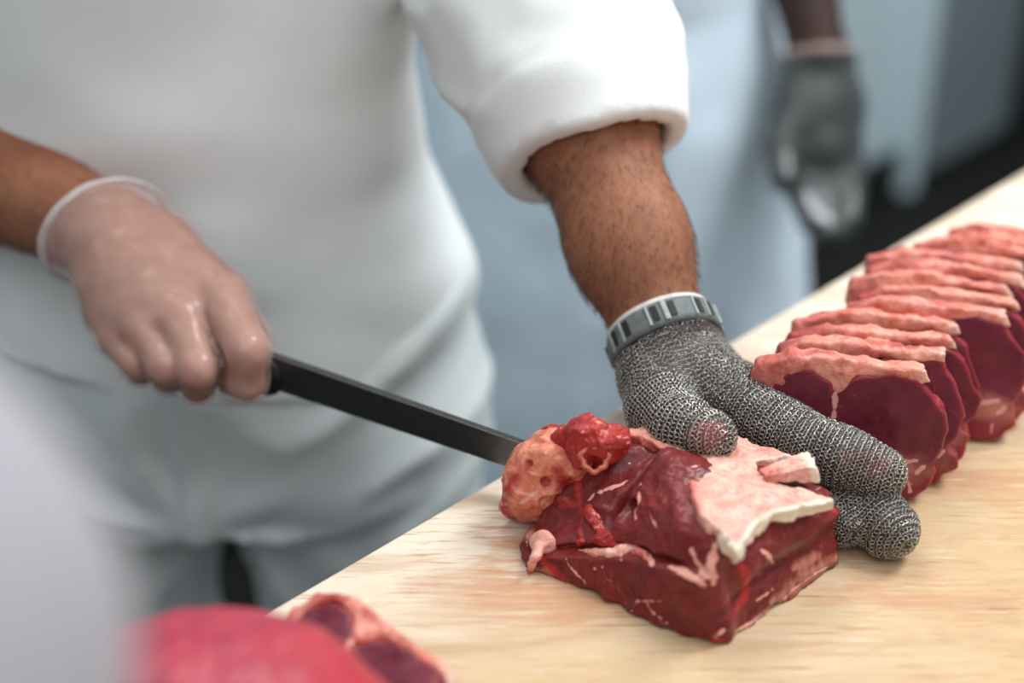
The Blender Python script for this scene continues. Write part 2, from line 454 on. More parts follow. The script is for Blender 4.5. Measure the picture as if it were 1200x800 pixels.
def seam(a): return np.interp(a, (-1, 1.5, 3.9, 7.2, 10.5, 12), (4.2, 3.7, 3.2, 2.2, .9, .4))
def lean0(P):
    a, b, c = P[:, 0], P[:, 1], P[:, 2]; cc = np.clip(c, 0, 8)
    s = np.interp(a, (-1, 0, 2.3, 5, 7, 10, 13), (.06, .12, .36, .66, .82, .9, .75))
    g = s * cc * (cc / 6) ** .75
    low = sst(c, seam(a) + .15, seam(a) - .25)
    g = g - .45 * low * sst(a, .2, 1.2) * sst(a, 11.8, 10)
    g = g + .55 * np.exp(-((c - seam(a)) / .17) ** 2) * sst(a, 1.5, 3)
    eye = sst(a, 8.3, 7.4)
    g = g + (1 - eye) * (.9 * sst(c, seam(a), seam(a) + 1.2))
    g = g - .8 * eye * np.exp(-(((a - 4.2) / 2.8) ** 2 + ((c - 4.8) / 1.6) ** 2))
    g = g + 1.2 * np.exp(-((a - 8.0 - .15 * (c - 4)) / .30) ** 2) * sst(c, 1.8, 3) + 1.7 * np.exp(-(((a - 8.9) / .75) ** 2 + ((c - 5.0) / .75) ** 2))
    g = g + 1.0 * np.exp(-(((a - 7.1) / .4) ** 2 + ((c - 3.9) / .35) ** 2))
    g = g - .35 * np.exp(-((a - .2) / .7) ** 2) * sst(c, .8, 2.4) * sst(c, 4.8, 3.6) + .2 * vnoise(np.stack([a * .55, c * .4, 0 * a], 1), 77) + .32 * vnoise(np.stack([a * 1.15, 0 * a, 0 * a + .5], 1), 78) * sst(c, 1.6, 0)
    front = (g - b) * .8
    gr = .22 * c - .55 * np.exp(-((c - 3.5) / .85) ** 2) * sst(b, .8, 2.6) + .2 * np.exp(-((c - 2.0) / .35) ** 2) * sst(b, .8, 2.2)
    right = -(a - gr + .25 + .25 * np.exp(-((b - .6) / .5) ** 2) * sst(c, 5, 3))
    right = right + .18 * np.exp(-((c - 1.5 - .12 * b) / .22) ** 2)
    end = b - 10.35 + .12 * c + .25 * (c - 2.2) ** 2 * .3
    back = (a * .75 + b * .65) - 14.0 + .1 * c
    left = a - 12.5 + .22 * c
    top = c - np.interp(b, (2, 6, 9, 11), (5.55, 5.3, 4.75, 4.2)) + .15 * np.clip(a - 8.5, 0, 4) - 1.1 * np.exp(-((a - 7.0) / 1.9) ** 2 - ((b - 4.8) / 1.7) ** 2)
    d = smax(front, right, .5); d = smax(d, end, 1.1); d = smax(d, back, 1.0); d = smax(d, left, .9); d = smax(d, top, .7); d = smax(d, .04 - c, .25)
    return d

def lean(P):
    d = lean0(P)
    q = P * np.array([.9, .9, 1.2])
    d = d + .11 * fbm(q, 2, 3) + .035 * fbm(P * np.array([2.0, 2.0, 4.0]), 2, 8)
    d = d - .07 * np.clip(ridge(P * np.array([.9, .9, 1.6]) + 4, 21) - .55, 0, 1)
    d = np.maximum(d, .02 - P[:, 2])
    return d

def hit(px, fn, lo=.6, hi=1.3):
    """where the line of sight through a photo pixel meets the shape"""
    out = []
    ts = np.linspace(lo, hi, 500)
    for x, y in px:
        W = U(x, y, 1.0)[None] * 0 + CAM + ts[:, None] * (U(x, y, 1.0) - CAM); d = fn(toL(W)); i = np.argmax(d < 0)
        out.append(toL(W[i][None])[0] if d[i] < 0 else None)
    return [o for o in out if o is not None]

def strokes(lst, fn):
    """surface streaks: polylines on the shape, each with its half-width"""
    S = []
    for pts, w in lst:
        den = []
        for (x0, y0), (x1, y1) in zip(pts[:-1], pts[1:]):
            k = max(1, int(math.hypot(x1 - x0, y1 - y0) / 4)); den += [(x0 + (x1 - x0) * i / k, y0 + (y1 - y0) * i / k) for i in range(k)]
        h = hit(den + [pts[-1]], fn)
        for i in range(len(h) - 1): S.append((h[i], h[i + 1], w * (.45 + .6 * math.sin(math.pi * (i + .5) / max(1, len(h) - 1)))))
    def f(P):
        m = np.zeros(len(P))
        wob = .12 * fbm(P * 3.5, 2, 55)
        for a, b, w in S:
            d = cone(P, a, b, 0, 0) + wob * min(1, w * 3)
            m = np.maximum(m, np.clip(1 - (d - w * .5) / (w + .02), 0, 1))
        return m
    return f

def pxpoly(pts, z):
    return [tuple(toL(T(x, y, z)[None])[0][:2]) for x, y in pts]

def beef_block():
    c0 = toW(np.array([[5.5, 5, 0]]))[0]
    t = thing('beef_loin', 'large beef loin piece with pink fat cap held under the steel mesh glove', 'raw meat', tuple(c0))
    fatf = strokes([([(688, 588), (700, 578), (722, 570), (738, 563)], .1), ([(751, 566), (749, 590), (745, 600), (746, 612)], .075),
                    ([(762, 602), (772, 622)], .07), ([(786, 664), (806, 672), (826, 684)], .2), ([(838, 640), (832, 664), (836, 684)], .22), ([(810, 644), (828, 676)], .12), ([(822, 668), (836, 676)], .3),
                    ([(800, 660), (806, 676)], .06), ([(742, 648), (760, 652), (768, 668)], .12), ([(664, 655), (672, 668), (685, 680), (690, 690)], .06),
                    ([(738, 720), (748, 704), (775, 704)], .06), ([(756, 702), (766, 718), (782, 730)], .06),
                    ([(985, 655), (955, 672), (930, 690), (915, 705)], .05), ([(915, 705), (890, 722), (858, 742)], .09), ([(905, 690), (880, 708)], .07),
                    ([(886, 642), (898, 648), (906, 660)], .1), ([(838, 744), (848, 738)], .14), ([(806, 730), (818, 745), (828, 752)], .04),
                    ([(820, 545), (808, 548)], .05), ([(730, 545), (742, 542)], .05), ([(620, 600), (618, 640)], .05)], lean)
    redf = strokes([([(862, 655), (876, 675), (874, 690), (862, 716)], .22), ([(692, 618), (706, 622), (716, 634), (722, 642)], .22), ([(700, 640), (730, 646)], .12),
                    ([(636, 655), (650, 672), (680, 690)], .2), ([(830, 752), (845, 750)], .2), ([(672, 592), (650, 585)], .25), ([(690, 520), (676, 560), (684, 610)], .15),
                    ([(993, 610), (960, 585)], .15), ([(860, 640), (830, 614)], .12)], lean)
    tanf = strokes([([(985, 650), (950, 672), (925, 690), (905, 705)], .42), ([(960, 650), (930, 665)], .3), ([(872, 735), (905, 708)], .12), ([(622, 665), (640, 668), (655, 680)], .16), ([(598, 600), (625, 630)], .3)], lean)
    sdf('lean_meat', lean, (-1.4, -1.4, -.1), (13.6, 12, 7.6), .065, LEAN, t, {'fat': fatf, 'red': redf, 'tan': tanf}, toW)

    # fat cap: a slab over the top with a cut edge
    pl = pxpoly([(862, 655), (843, 632), (818, 608), (810, 590), (806, 565), (799, 545), (790, 532), (765, 518), (740, 508), (716, 502)], .055) + [(10.6, 8.6), (7.5, 10.2)] + \
        pxpoly([(935, 530), (886, 540), (893, 560), (930, 572), (974, 584), (976, 588), (940, 596), (905, 607), (884, 626), (870, 648)], .053)
    def ftop(a, b): return 5.95 - .11 * np.clip(b - 2.5, 0, 12) - .05 * np.clip(a - 8, 0, 9)
    def cap(P):
        a, b, c = P.T
        e = poly2(a + .12 * vnoise(P * 2.2, 4) + .25 * (5.4 - c) * 0, b + .12 * vnoise(P * 2.2, 5), pl)
        d = smax(e, c - ftop(a, b) - .1 * fbm(P * 1.1, 3, 7), .22)
        return smax(d, ftop(a, b) - .95 + .2 * sst(b, 3, 7) + .12 * vnoise(P * 1.5, 19) - c, .15) + .03 * fbm(P * 4, 2, 9)
    def capred(P):
        e = poly2(P[:, 0], P[:, 1], pl)
        return .75 * sst(e, -.5, -.05) * sst(P[:, 0] * .6 - P[:, 1] * .25, .7, 1.6)
    def cappale(P):
        e = poly2(P[:, 0], P[:, 1], pl)
        return .95 * sst(e, -.32, -.02) * sst(P[:, 0] * .6 - P[:, 1] * .2, .75, .1)
    sdf('fat_cap', cap, (-2, -.5, 3.6), (13, 12.5, 6.8), .075, FAT, t, {'red': capred, 'pale': cappale}, toW)

    # a loose tab of fat at the right end
    p0 = toL(T(896, 557, .055)[None])[0]; p1 = toL(T(952, 548, .058)[None])[0]
    ax = nrm(p1 - p0); ay = nrm(np.cross((0, .25, 1), ax)); az = np.cross(ax, ay); RF = np.stack([ax, ay, az]); cf = (p0 + p1) / 2
    LF = np.linalg.norm(p1 - p0) / 2
    def flap(P):
        q = (P - cf) @ RF.T; u = q[:, 0] / LF
        w = .42 + .48 * np.clip((u + 1) / 2, 0, 1)
        return np.maximum(np.maximum(np.abs(q[:, 0]) - LF, np.abs(q[:, 1] + .1 * u) - w * 1.05), np.abs(q[:, 2]) - .28 - .12 * u) * .8 - .06 + .07 * fbm(P * 2.5, 2, 12)
    sdf('fat_tab', flap, cf - 2.4, cf + 2.4, .07, FAT, t, {'pale': lambda P: .9 * sst(((P - cf) @ RF.T)[:, 0], LF * .55, LF * .9), 'red': lambda P: .6 * sst(((P - cf) @ RF.T)[:, 0], -.2, -LF)}, toW)

    # orange fat lobe at the left end
    def lobe(P):
        d = ell(P, (13.1, 3.4, 3.0), (1.7, 2.2, 2.75))
        d = smin(d, ell(P, (13.9, 3.0, 1.3), (1.1, 1.2, 1.3)), .6)
        d = smin(d, ell(P, (12.7, 3.9, 4.3), (1.9, 1.8, 1.1)), .5)
        d = d + .2 * fbm(P * .75, 2, 31) + .09 * fbm(P * 1.7, 2, 33) - .18 * np.clip(ridge(P * .8, 37) - .5, 0, 1)
        for q, r in holes: d = smax(d, -(np.linalg.norm(P - q, axis=1) - r), .15)
        return np.maximum(d, .04 - P[:, 2])
    holes = []
    hh = hit([(640, 564), (620, 543), (636, 586)], lobe); holes += [(h, r) for h, r in zip(hh, (.3, .2, .24))]
    lred = strokes([([(606, 556), (592, 580), (590, 598), (602, 608)], .36), ([(621, 540), (619, 547)], .14), ([(650, 548), (662, 560), (655, 585)], .3), ([(640, 564), (640, 566)], .3)], lobe)
    lpale = strokes([([(588, 590), (596, 590)], .1), ([(610, 590), (630, 575)], .1)], lobe)
    sdf('fat_lobe', lobe, (10, -.6, -.1), (16.4, 7.0, 6.6), .08, FATO, t, {'red': lred, 'pale': lambda P: .4 * lpale(P)}, toW)

    # ragged bright red muscle end at the top left
    ps = [hit_z(x, y, z) for x, y, z in ((662, 514, .056), (690, 512, .06), (715, 522, .058), (726, 516, .057))]
    def ragged(P):
        d = chain(P, ps, (.62, .95, .85, .5), .5)
        d = smin(d, cone(P, hit_z(690, 520, .058), hit_z(681, 542, .05), .7, .35), .4)
        d = smin(d, cone(P, hit_z(640, 503, .055), hit_z(668, 508, .056), .28, .4), .3)
        d = d + .22 * fbm(P * .9, 2, 41) + .09 * fbm(P * 2.6, 2, 44) - .12 * np.clip(ridge(P * 1.2, 46) - .4, 0, 1)
        return d
    pm = ps[1]
    sdf('ragged_muscle', ragged, pm - 4, pm + 4, .085, REDM, t, {'fat': lambda P: .5 * sst(vnoise(P * 1.6, 47), .2, .7) * (P[:, 2] > pm[2] + .2), 'red': lambda P: .3 + 0 * P[:, 0]}, toW)
    # curl of cut vessel
    V, F = [], []
    cc, = hit([(697, 537)], lambda P: np.minimum(lean(P), ragged(P))); n = 30; rr = 12; toc = nrm(toL(CAM[None])[0] - cc); cc = cc + toc * .3
    vx = nrm(np.cross((0, 0, 1), toc)); vz = np.cross(toc, vx)
    for i in range(n):
        an = 2 * math.pi * i / n; R = .6 + .06 * math.sin(3 * an) + .05 * math.sin(7 * an)
        c = cc + R * 1.05 * (vx * math.cos(an) + vz * math.sin(an)); ou = vx * math.cos(an) + vz * math.sin(an); nn = np.cross(vx, vz)
        for j in range(rr):
            bb = 2 * math.pi * j / rr; V.append(c + ou * .17 * math.cos(bb) + nn * (.42 + .05 * math.sin(5 * an)) * math.sin(bb))
    F = [(i * rr + j, i * rr + (j + 1) % rr, ((i + 1) % n) * rr + (j + 1) % rr, ((i + 1) % n) * rr + j) for i in range(n) for j in range(rr)]
    mesh_obj('cut_vessel', toW(np.array(V)), F, FATO, t, {'red': np.full(len(V), .35), 'pale': np.zeros(len(V))})

    # white gristle knob with a hanging tail at the lower left
    g0, = hit([(637, 636)], lean); g1 = hit_z(627, 654, .012); g2 = hit_z(621, 668, .002)
    def knob(P):
        d = ell(P, g0, (.75, .5, .75)); d = smin(d, chain(P, [g0, g1, g2], (.4, .24, .14), .2), .3)
        d = smax(d, -(np.linalg.norm(P - hh2, axis=1) - .13), .08)
        return d + .08 * fbm(P * 1.8, 2, 61)
    hh2 = g0 - np.array([.1, .55, .3])
    sdf('gristle_knob', knob, g0 - 2.4, g0 + 2.4, .07, GRIS, t, {'red': lambda P: sst(P[:, 2], g0[2] - .5, g0[2] - 1.1), 'pale': lambda P: 0 * P[:, 0]}, toW)

    # torn muscle hanging over the seam beside the eye
    tp = hit([(690, 596), (699, 616), (710, 632), (722, 640)], lean); tq = hit([(684, 598), (680, 618), (683, 636)], lean); toc2 = nrm(toL(CAM[None])[0] - tp[0])
    def torn(P):
        d = chain(P, [p + toc2 * .08 for p in tp], (.22, .32, .36, .2), .2); d = smin(d, cone(P, tp[2], tp[2] + np.array([.5, -.1, -.1]), .3, .2), .2)
        d = smin(d, chain(P, [p + toc2 * .1 for p in tq], (.1, .16, .2), .1), .08)
        return d + .14 * fbm(P * 1.7, 2, 66) + .05 * fbm(P * 4, 2, 67)
    sdf('torn_muscle', torn, np.min(tp + tq, 0) - 1.2, np.max(tp + tq, 0) + 1.2, .06, REDM, t, {'fat': lambda P: .45 * sst(vnoise(P * 2.2, 68), .2, .7), 'red': lambda P: .0 + .45 * sst(vnoise(P * 1.2, 69), -.2, .4)}, toW)
    # frayed strip of membrane along the seam
    sp = hit([(680, 645), (700, 648), (716, 650), (728, 646), (742, 642), (756, 650), (762, 660)], lean)
    def strip(P):
        d = chain(P, sp, (.12, .22, .3, .3, .25, .2, .1), .2)
        for x, y in ((692, 664), (698, 666), (706, 665), (714, 660), (720, 662), (728, 656)):
            e, = hit([(x, y)], lean); k = min(sp, key=lambda q: np.linalg.norm(q - e)); d = smin(d, cone(P, k, e, .16, .05), .12)
        return d + .06 * fbm(P * 3, 2, 71)
    sdf('torn_membrane', strip, np.min(sp, 0) - 1.4, np.max(sp, 0) + 1.2, .06, GRIS, t, {'red': lambda P: .75 * sst(vnoise(P * 1.5, 73), -.3, .4), 'pale': lambda P: 0 * P[:, 0]}, toW)
    return t

def hit_z(x, y, z): return toL(T(x, y, z)[None])[0]
beef_block()

# ================================================================== sliced steaks
LP = [(-7.4, 6.9), (-6.9, 7.9), (-5.6, 8.05), (-4.6, 7.3), (-4.2, 6.6), (-3.8, 7.2), (-3.0, 7.9), (-1.2, 7.95), (.2, 7.75), (.95, 6.9), (1.75, 5.6), (2.1, 4.5), (1.85, 3.4), (1.25, 2.55), (1.55, 2.1), (1.7, 1.3), (1.15, .75), (.75, .1), (-.5, .05), (-1.4, .45), (-2.6, .5), (-4.8, .6), (-6.6, 2.6), (-7.5, 4.8)]
FP = [(-8.3, 4.2), (-9.0, 6.2), (-8.6, 8.0), (-6.8, 8.7), (-4.5, 8.75), (-2.0, 8.45), (-.3, 8.35), (.45, 8.15), (.7, 7.6), (.2, 7.5), (-1.2, 7.65), (-3.0, 7.6), (-3.75, 7.0), (-4.15, 6.1), (-4.7, 7.2), (-5.6, 7.75), (-6.5, 7.6), (-7.0, 6.6), (-7.2, 4.6), (-7.6, 3.7)]
LP2 = [(x, y + .25 * (y > 6)) for x, y in LP]
FP2 = [(-8.1, 4.6), (-8.2, 6.6), (-7.6, 8.2), (-5.6, 8.85), (-2.5, 8.65), (0, 8.45), (1.05, 8.2), (1.25, 7.5), (.3, 7.8), (-1.2, 8.0), (-3.2, 7.95), (-4.3, 7.0), (-5.3, 8.05), (-6.6, 8.1), (-7.3, 6.8), (-7.4, 4.8)]

def steak(O, u, v, w, seed, label, group, tone=0, th=.6, name='beef_steak', thin=False):
    """u along the slice, v up to the fat rim, w out of the cut face"""
    rnd = random.Random(seed)
    M = np.stack([u, v * .94, w], 1) / 100; f = lambda P: P @ M.T + O
    FQ, LQ = (FP2, LP2) if thin else (FP, LP)
    lp = np.array(LQ) + np.array([[rnd.uniform(-.22, .22), rnd.uniform(-.12, .12)] for _ in LQ]); fp = np.array(FQ) + np.array([[rnd.uniform(-.16, .16), rnd.uniform(-.14, .14)] for _ in FQ])
    k1, k2 = rnd.uniform(-.02, .02), rnd.uniform(-.05, .05)
    def bend(P):
        return P[:, 2] - k1 * (P[:, 0] + 3) ** 2 * .5 - k2 * (P[:, 1] - 4) - .18 * vnoise(P * .45 + seed, 3)
    def leanf(P):
        e = poly2(P[:, 0], P[:, 1], lp) + .12 * vnoise(P * 1.3 + seed, 1)
        return smax(e, np.abs(bend(P)) - th + .05 * fbm(P * .9 + seed, 2, 4) - .05, .22)
    def fatf(P):
        e = poly2(P[:, 0], P[:, 1], fp) + .13 * vnoise(P * 1.5 + seed, 5) + .05 * vnoise(P * 4, 6)
        return smax(e, np.abs(bend(P)) - th - .06 + .12 * fbm(P * 1.1 + seed, 2, 7), .3)
    def mark(P):
        x, y = P[:, 0], P[:, 1]
        m = np.zeros(len(P))
        for a, b, r in (((-4.3, 7), (-4.15, 5.2), .13), ((-.9, 3.2), (-.6, 2.5), .09), ((-.3, 2.6), (.5, 2.7), .13), ((.9, 2.3), (.6, 1.9), .1), ((-.6, 2.3), (-1.8, 1.9), .06), ((.2, 1.4), (.3, .7), .05), ((-4.15, 5.2), (-3.6, 3.9), .04)):
            ab = np.subtract(b, a); h = np.clip(((x - a[0]) * ab[0] + (y - a[1]) * ab[1]) / (ab @ ab), 0, 1)
            d = np.hypot(x - a[0] - h * ab[0], y - a[1] - h * ab[1]) + .1 * vnoise(P * 2.5 + seed, 9)
            m = np.maximum(m, np.clip(1.2 - d / r * .7, 0, 1))
        return m
    def rim(P):
        return .5 * sst(poly2(P[:, 0], P[:, 1], lp), -.3, -.0) + .5 * sst(P[:, 1], 2.4, 1.2)
    c = f(np.array([[-3, 0, 0]]))[0]
    t = thing(name, label, 'steak', tuple(c), group)
    sdf('lean_meat', leanf, (-9, -.8, -2.2), (3.2, 9.4, 2.2), .13, LEANS, t, {'fat': mark, 'red': rim, 'tan': lambda P: .9 * np.clip(1.3 - np.hypot((P[:, 0] - .1) / 1.4, (P[:, 1] - 2.1) / .9) + .4 * vnoise(P * 1.6 + seed, 21), 0, 1)}, f)
    sdf('fat_rim', fatf, (-10, 2.6, -2.2), (2.6, 9.8, 2.2), .13, FATS, t, {'red': lambda P: .5 * sst(P[:, 0], -5, -8) + .6 * sst(vnoise(P * np.array([.6, .9, 1.4]) + seed, 12), .05, .6), 'pale': lambda P: .5 * sst(P[:, 0], -.4, .9)}, f)
    return t

def row():
    O0 = T(1058, 588, .001); Lf = T(890, 425, .078); Lb = T(1085, 268, .078)
    n = 12
    orde = ['frontmost', 'second', 'third', 'fourth', 'fifth', 'sixth', 'seventh', 'eighth', 'ninth', 'tenth', 'eleventh']
    rnd = random.Random(5)
    for i in range(n):
        O = O0 + (Lb - Lf) * (i / (n - 1)) ; O[2] = TZ + .001
        yaw = math.radians(-7 + rnd.uniform(-3, 3) - (4 if i > 8 else 0)); tilt = math.radians((10, 14, 17, 20, 15, 18, 20, 22, 24, 26, 28, 30)[i] * 1.0)
        if i in (4, 5): O = O + np.array([.010, 0, 0])
        if i > 8: O = O + np.array([.012, -.004 * (i - 8), 0])
        u = np.array([math.cos(yaw), math.sin(yaw), 0]); b = np.array([-math.sin(yaw), math.cos(yaw), 0])
        v = Z * math.cos(tilt) + b * math.sin(tilt); w = np.cross(u, v)
        O = O + w * (-.0062) + u * (rnd.uniform(-.004, .005) if i else 0)
        if i == 0: lab = 'frontmost raw steak of the sliced row, whole dark face showing beside the mesh glove'
        elif i == n - 1: lab = 'rearmost raw steak of the sliced row, at the far end by the board edge'
        elif i == n - 2: lab = 'last but one raw steak from the far end of the sliced row'
        else: lab = '%s raw steak from the front of the sliced row' % (orde[i] if i < len(orde) else 'last but two')
        if i == n - 3: lab = 'third raw steak from the far end of the sliced row'
        steak(O, u, v, w, 100 + i * 7, lab, 'raw steaks sliced in a row')
row()

def front_meat():
    u = nrm((.74, -.66, 0)); a = nrm((.66, .74, 0)); ph = math.radians(22); v = a * math.cos(ph) + Z * math.sin(ph); w = np.cross(u, v)
    O = T(470, 752, .034) + u * .03 - v * .082
    O[2] = max(O[2], TZ + .008)
    steak(O, u, v, w, 411, 'single raw steak lying near the board corner behind the blurred pink beef', None, thin=True)
    # the nearest, out of focus lump
    c = T(300, 800, .07) + np.array([-.012, -.037, -.02]); c[2] = TZ + .045
    R = np.array([[.94, -.34, 0], [.34, .94, 0], [0, 0, 1]])
    def lump(P):
        d = ell(P, c, (.086, .073, .068), R)
        d = smin(d, ell(P, c + (.036, -.022, -.018), (.056, .056, .042), R), .02)
        d = d + .004 * fbm(P * 24, 3, 88)
        return smax(d, TZ + .001 - P[:, 2], .006)
    t = thing('beef_lump', 'blurred pink red lump of beef at the bottom left corner', 'raw meat', (c[0], c[1], TZ))
    sdf('lean_meat', lump, c - .2, c + .2, .0035, LUMPM, t, {'red': lambda P: .8 * sst(P[:, 0], c[0] + .01, c[0] + .07), 'fat': lambda P: 0 * P[:, 0]})
    def skin(P):
        return smax(np.abs(lump(P)) - .0012, -(P[:, 2] - TZ - .028 + .012 * vnoise(P * 30, 90)), .002) if False else smax(np.abs(lump(P)) - .0012, P[:, 2] - TZ - .028 + .012 * vnoise(P * 30, 90), .002)
    sdf('fat_edge', skin, c - .2, c + .2, .0032, FATS, t, {'red': lambda P: .3 + 0 * P[:, 0], 'pale': lambda P: 0 * P[:, 0]})
front_meat()

# ================================================================== hands
# left hand of the butcher: joints measured from the photo
LW = U(776, 392, .90)                                  # wrist
LE = U(628, -10, .97)                                  # elbow
FING = {
    'thumb': ([U(768, 440, .885), U(776, 478, .862), U(800, 506, .834), U(829, 512, .818)], [.019, .0175, .0165, .0125]),
    'index': ([U(800, 430, .892), U(852, 468, .872), U(930, 514, .842), U(988, 537, .830), U(1029, 553, .824)], [.021, .0190, .0152, .0143, .0126]),
    'middle': ([U(800, 425, .905), U(866, 474, .895), U(948, 548, .868), U(1008, 594, .838), U(1041, 634, .822)], [.020, .0185, .0150, .0148, .0130]),
    'ring': ([U(800, 425, .915), U(868, 478, .912), U(936, 548, .880), U(975, 596, .850), U(988, 632, .832)], [.020, .017, .0140, .0130, .0115]),
    'little': ([U(800, 425, .92), U(850, 478, .920), U(905, 535, .900), U(935, 570, .880), U(950, 598, .865)], [.018, .015, .0125, .0115, .0105]),
}
def up_z(p, z):
    p = np.array(p); p[2] = max(p[2], TZ + z); return p
for k in FING: FING[k] = ([up_z(p, r + .003) for p, r in zip(*FING[k])], FING[k][1])
LAX = nrm(U(800, 430, .892) - LE)                      # along the forearm into the palm
ND = nrm(nrm(CAM - LW) + .6 * Z)                        # back of the hand
PALM = [(LW - LAX * .012, .0245), (LW + LAX * .012, .0245)]

def hand_l(P, grow=0.0):
    Q = flat(P, LW, ND, .86)
    d = chain(Q, [p for p, _ in PALM], [r for _, r in PALM], .01)
    fs = []
    for k, (pts, rs) in FING.items():
        base = chain(P, [LW] + pts[:2], [.021] + rs[:2], .006)
        d = smin(d, base, .010)
        fs.append(chain(P, pts[1:], rs[1:], .004))
    web = smin(cone(P, FING['index'][0][1], FING['middle'][0][1], .018, .017), cone(P, FING['middle'][0][1], FING['ring'][0][1], .017, .016), .008)
    d = smin(d, web, .008)
    for f in fs: d = smin(d, f, .0045)
    return d - grow

def mail(name, parent, core, chains, pitch, ring_r, wire, keep, mat):
    """interlinked rings laid in rows round each finger and round the palm"""
    C, N, D, KD_, RW = [], [], [], [], []
    for ci, (pts, rs, tip) in enumerate(chains):
        pts = np.array(pts); seg = np.linalg.norm(np.diff(pts, axis=0), axis=1); cum = np.concatenate([[0], np.cumsum(seg)]); L = cum[-1]
        ds = pitch * .82; row = 0; ss = np.arange(0, L, ds)
        ref = nrm(np.cross(pts[-1] - pts[0], (0.31, .2, 1)))
        def emit(o, ax, dirs, off):
            RW.append(np.full(len(dirs), row)); KD_.append(0 if tip else 1); C.append(np.tile(o, (len(dirs), 1))); N.append(dirs); D.append(np.tile(ax, (len(dirs), 1)) if ax.ndim == 1 else ax)
        if not tip:
            # long rows running from the cuff to the knuckles, evenly spaced along the surface
            fs = np.linspace(0, L, 160); j = np.clip(np.searchsorted(cum, fs, 'right') - 1, 0, len(seg) - 1); kk = ((fs - cum[j]) / seg[j])[:, None]
            oo = pts[j] * (1 - kk) + pts[j + 1] * kk; aa = nrm(pts[-1] - pts[0]); e1 = nrm(ref - aa * (ref @ aa)); e2 = np.cross(aa, e1)
            n = int(2 * math.pi * (max(rs) + .001) / pitch / 1.02)
            for m in range(n):
                an = m / n * 2 * math.pi; dv = e1 * math.cos(an) + e2 * math.sin(an); t = np.zeros(len(fs))
                for _ in range(40): t = t + np.abs(np.minimum(core(oo + dv * t[:, None]), 0)) * .9 + 1e-5
                q = oo + dv * t[:, None]; arc = np.concatenate([[0], np.cumsum(np.linalg.norm(np.diff(q, axis=0), axis=1))])
                at = np.arange((m % 2) * ds * .5, arc[-1], ds * .96); ki = np.interp(at, arc, np.arange(len(fs))); i0 = np.clip(ki.astype(int), 0, len(fs) - 2); f_ = (ki - i0)[:, None]
                row = m; emit(np.zeros(3), aa, np.tile(dv, (len(at), 1)), 0); C[-1] = oo[i0] * (1 - f_) + oo[i0 + 1] * f_
            continue
        for s in ss:
            i = min(np.searchsorted(cum, s, 'right') - 1, len(seg) - 1); k = (s - cum[i]) / seg[i]
            o = pts[i] * (1 - k) + pts[i + 1] * k; r = rs[i] * (1 - k) + rs[i + 1] * k
            # smooth axis direction
            a0 = nrm(pts[i + 1] - pts[i]); j = i + 1 if k > .5 else i - 1
            ax = a0
            if 0 <= j < len(seg): ax = nrm(a0 + nrm(pts[j + 1] - pts[j]) * abs(k - .5))
            e1 = nrm(ref - ax * (ref @ ax)); e2 = np.cross(ax, e1)
            n = max(6, int(2 * math.pi * (r + .001) / pitch)); an = (np.arange(n) + .5 * (row % 2)) / n * 2 * math.pi
            emit(o, ax, np.cos(an)[:, None] * e1 + np.sin(an)[:, None] * e2, 0); row += 1
        if tip:
            r = rs[-1]; m = int(r * 1.57 / ds)
            for q in range(m + 1):
                al = q * ds / r
                if al > 1.5: break
                n = max(1, int(2 * math.pi * r * math.cos(al) / pitch)); an = (np.arange(n) + .5 * (row % 2)) / n * 2 * math.pi
                dv = math.cos(al) * (np.cos(an)[:, None] * e1 + np.sin(an)[:, None] * e2) + math.sin(al) * ax
                emit(pts[-1], ax, dv, 0); row += 1
    O = np.concatenate(C); V = np.concatenate(N); A = np.concatenate(D)
    idx = np.concatenate([np.full(len(c), i) for i, c in enumerate(C)])
    t = np.zeros(len(O))
    for _ in range(40): t = t + np.abs(np.minimum(core(O + V * t[:, None]), 0)) * .9 + 1e-5
    P = O + V * t[:, None]
    ok = (np.abs(core(P)) < .0008) & (t < .045) & keep(P)
    rows = np.concatenate(RW); O, V, A, P, idx, rows = O[ok], V[ok], A[ok], P[ok], idx[ok], rows[ok]
    # thin out where rows from two fingers run over each other
    cell = pitch * .66; cid = np.concatenate([np.full(len(c), k) for c, k in zip(C, KD_)])[ok]; key = {}; sel = []
    for i, p in enumerate(np.floor(P / cell).astype(int)):
        bad = False
        for dx in ((-2, -1, 0, 1, 2) if cid[i] else (-1, 0, 1)):
            for dy in ((-2, -1, 0, 1, 2) if cid[i] else (-1, 0, 1)):
                for dz in ((-2, -1, 0, 1, 2) if cid[i] else (-1, 0, 1)):
                    for j in key.get((p[0] + dx, p[1] + dy, p[2] + dz), ()):
                        if ((P[i] - P[j]) ** 2).sum() < (cell * (1.32 if cid[i] else 1)) ** 2: bad = True; break
                    if bad: break
                if bad: break
            if bad: break
        if not bad: key.setdefault(tuple(p), []).append(i); sel.append(i)
    P, A, rows = P[sel], A[sel], rows[sel]
    _, G = dgrad(core, P, .0006); G = G / np.linalg.norm(G, axis=1)[:, None]
    tx = A - G * (A * G).sum(1)[:, None]; tx /= np.linalg.norm(tx, axis=1)[:, None] + 1e-9; ty = np.cross(G, tx)
    rg = np.random.default_rng(3)
    tilt = np.radians(33) * np.where(rows % 2, 1, -1) + rg.normal(0, .15, len(P)); t2 = rg.normal(0, .17, len(P))
    n = nrm3(G + tx * np.tan(tilt)[:, None] + ty * np.tan(t2)[:, None])
    a = nrm3(ty - n * (ty * n).sum(1)[:, None]); b = np.cross(n, a)
    S, T_ = 10, 4
    u = np.arange(S) / S * 2 * math.pi; w = np.arange(T_) / T_ * 2 * math.pi
    cu, su = np.cos(u), np.sin(u)
    rad = ring_r * (1 + rg.normal(0, .04, len(P)))
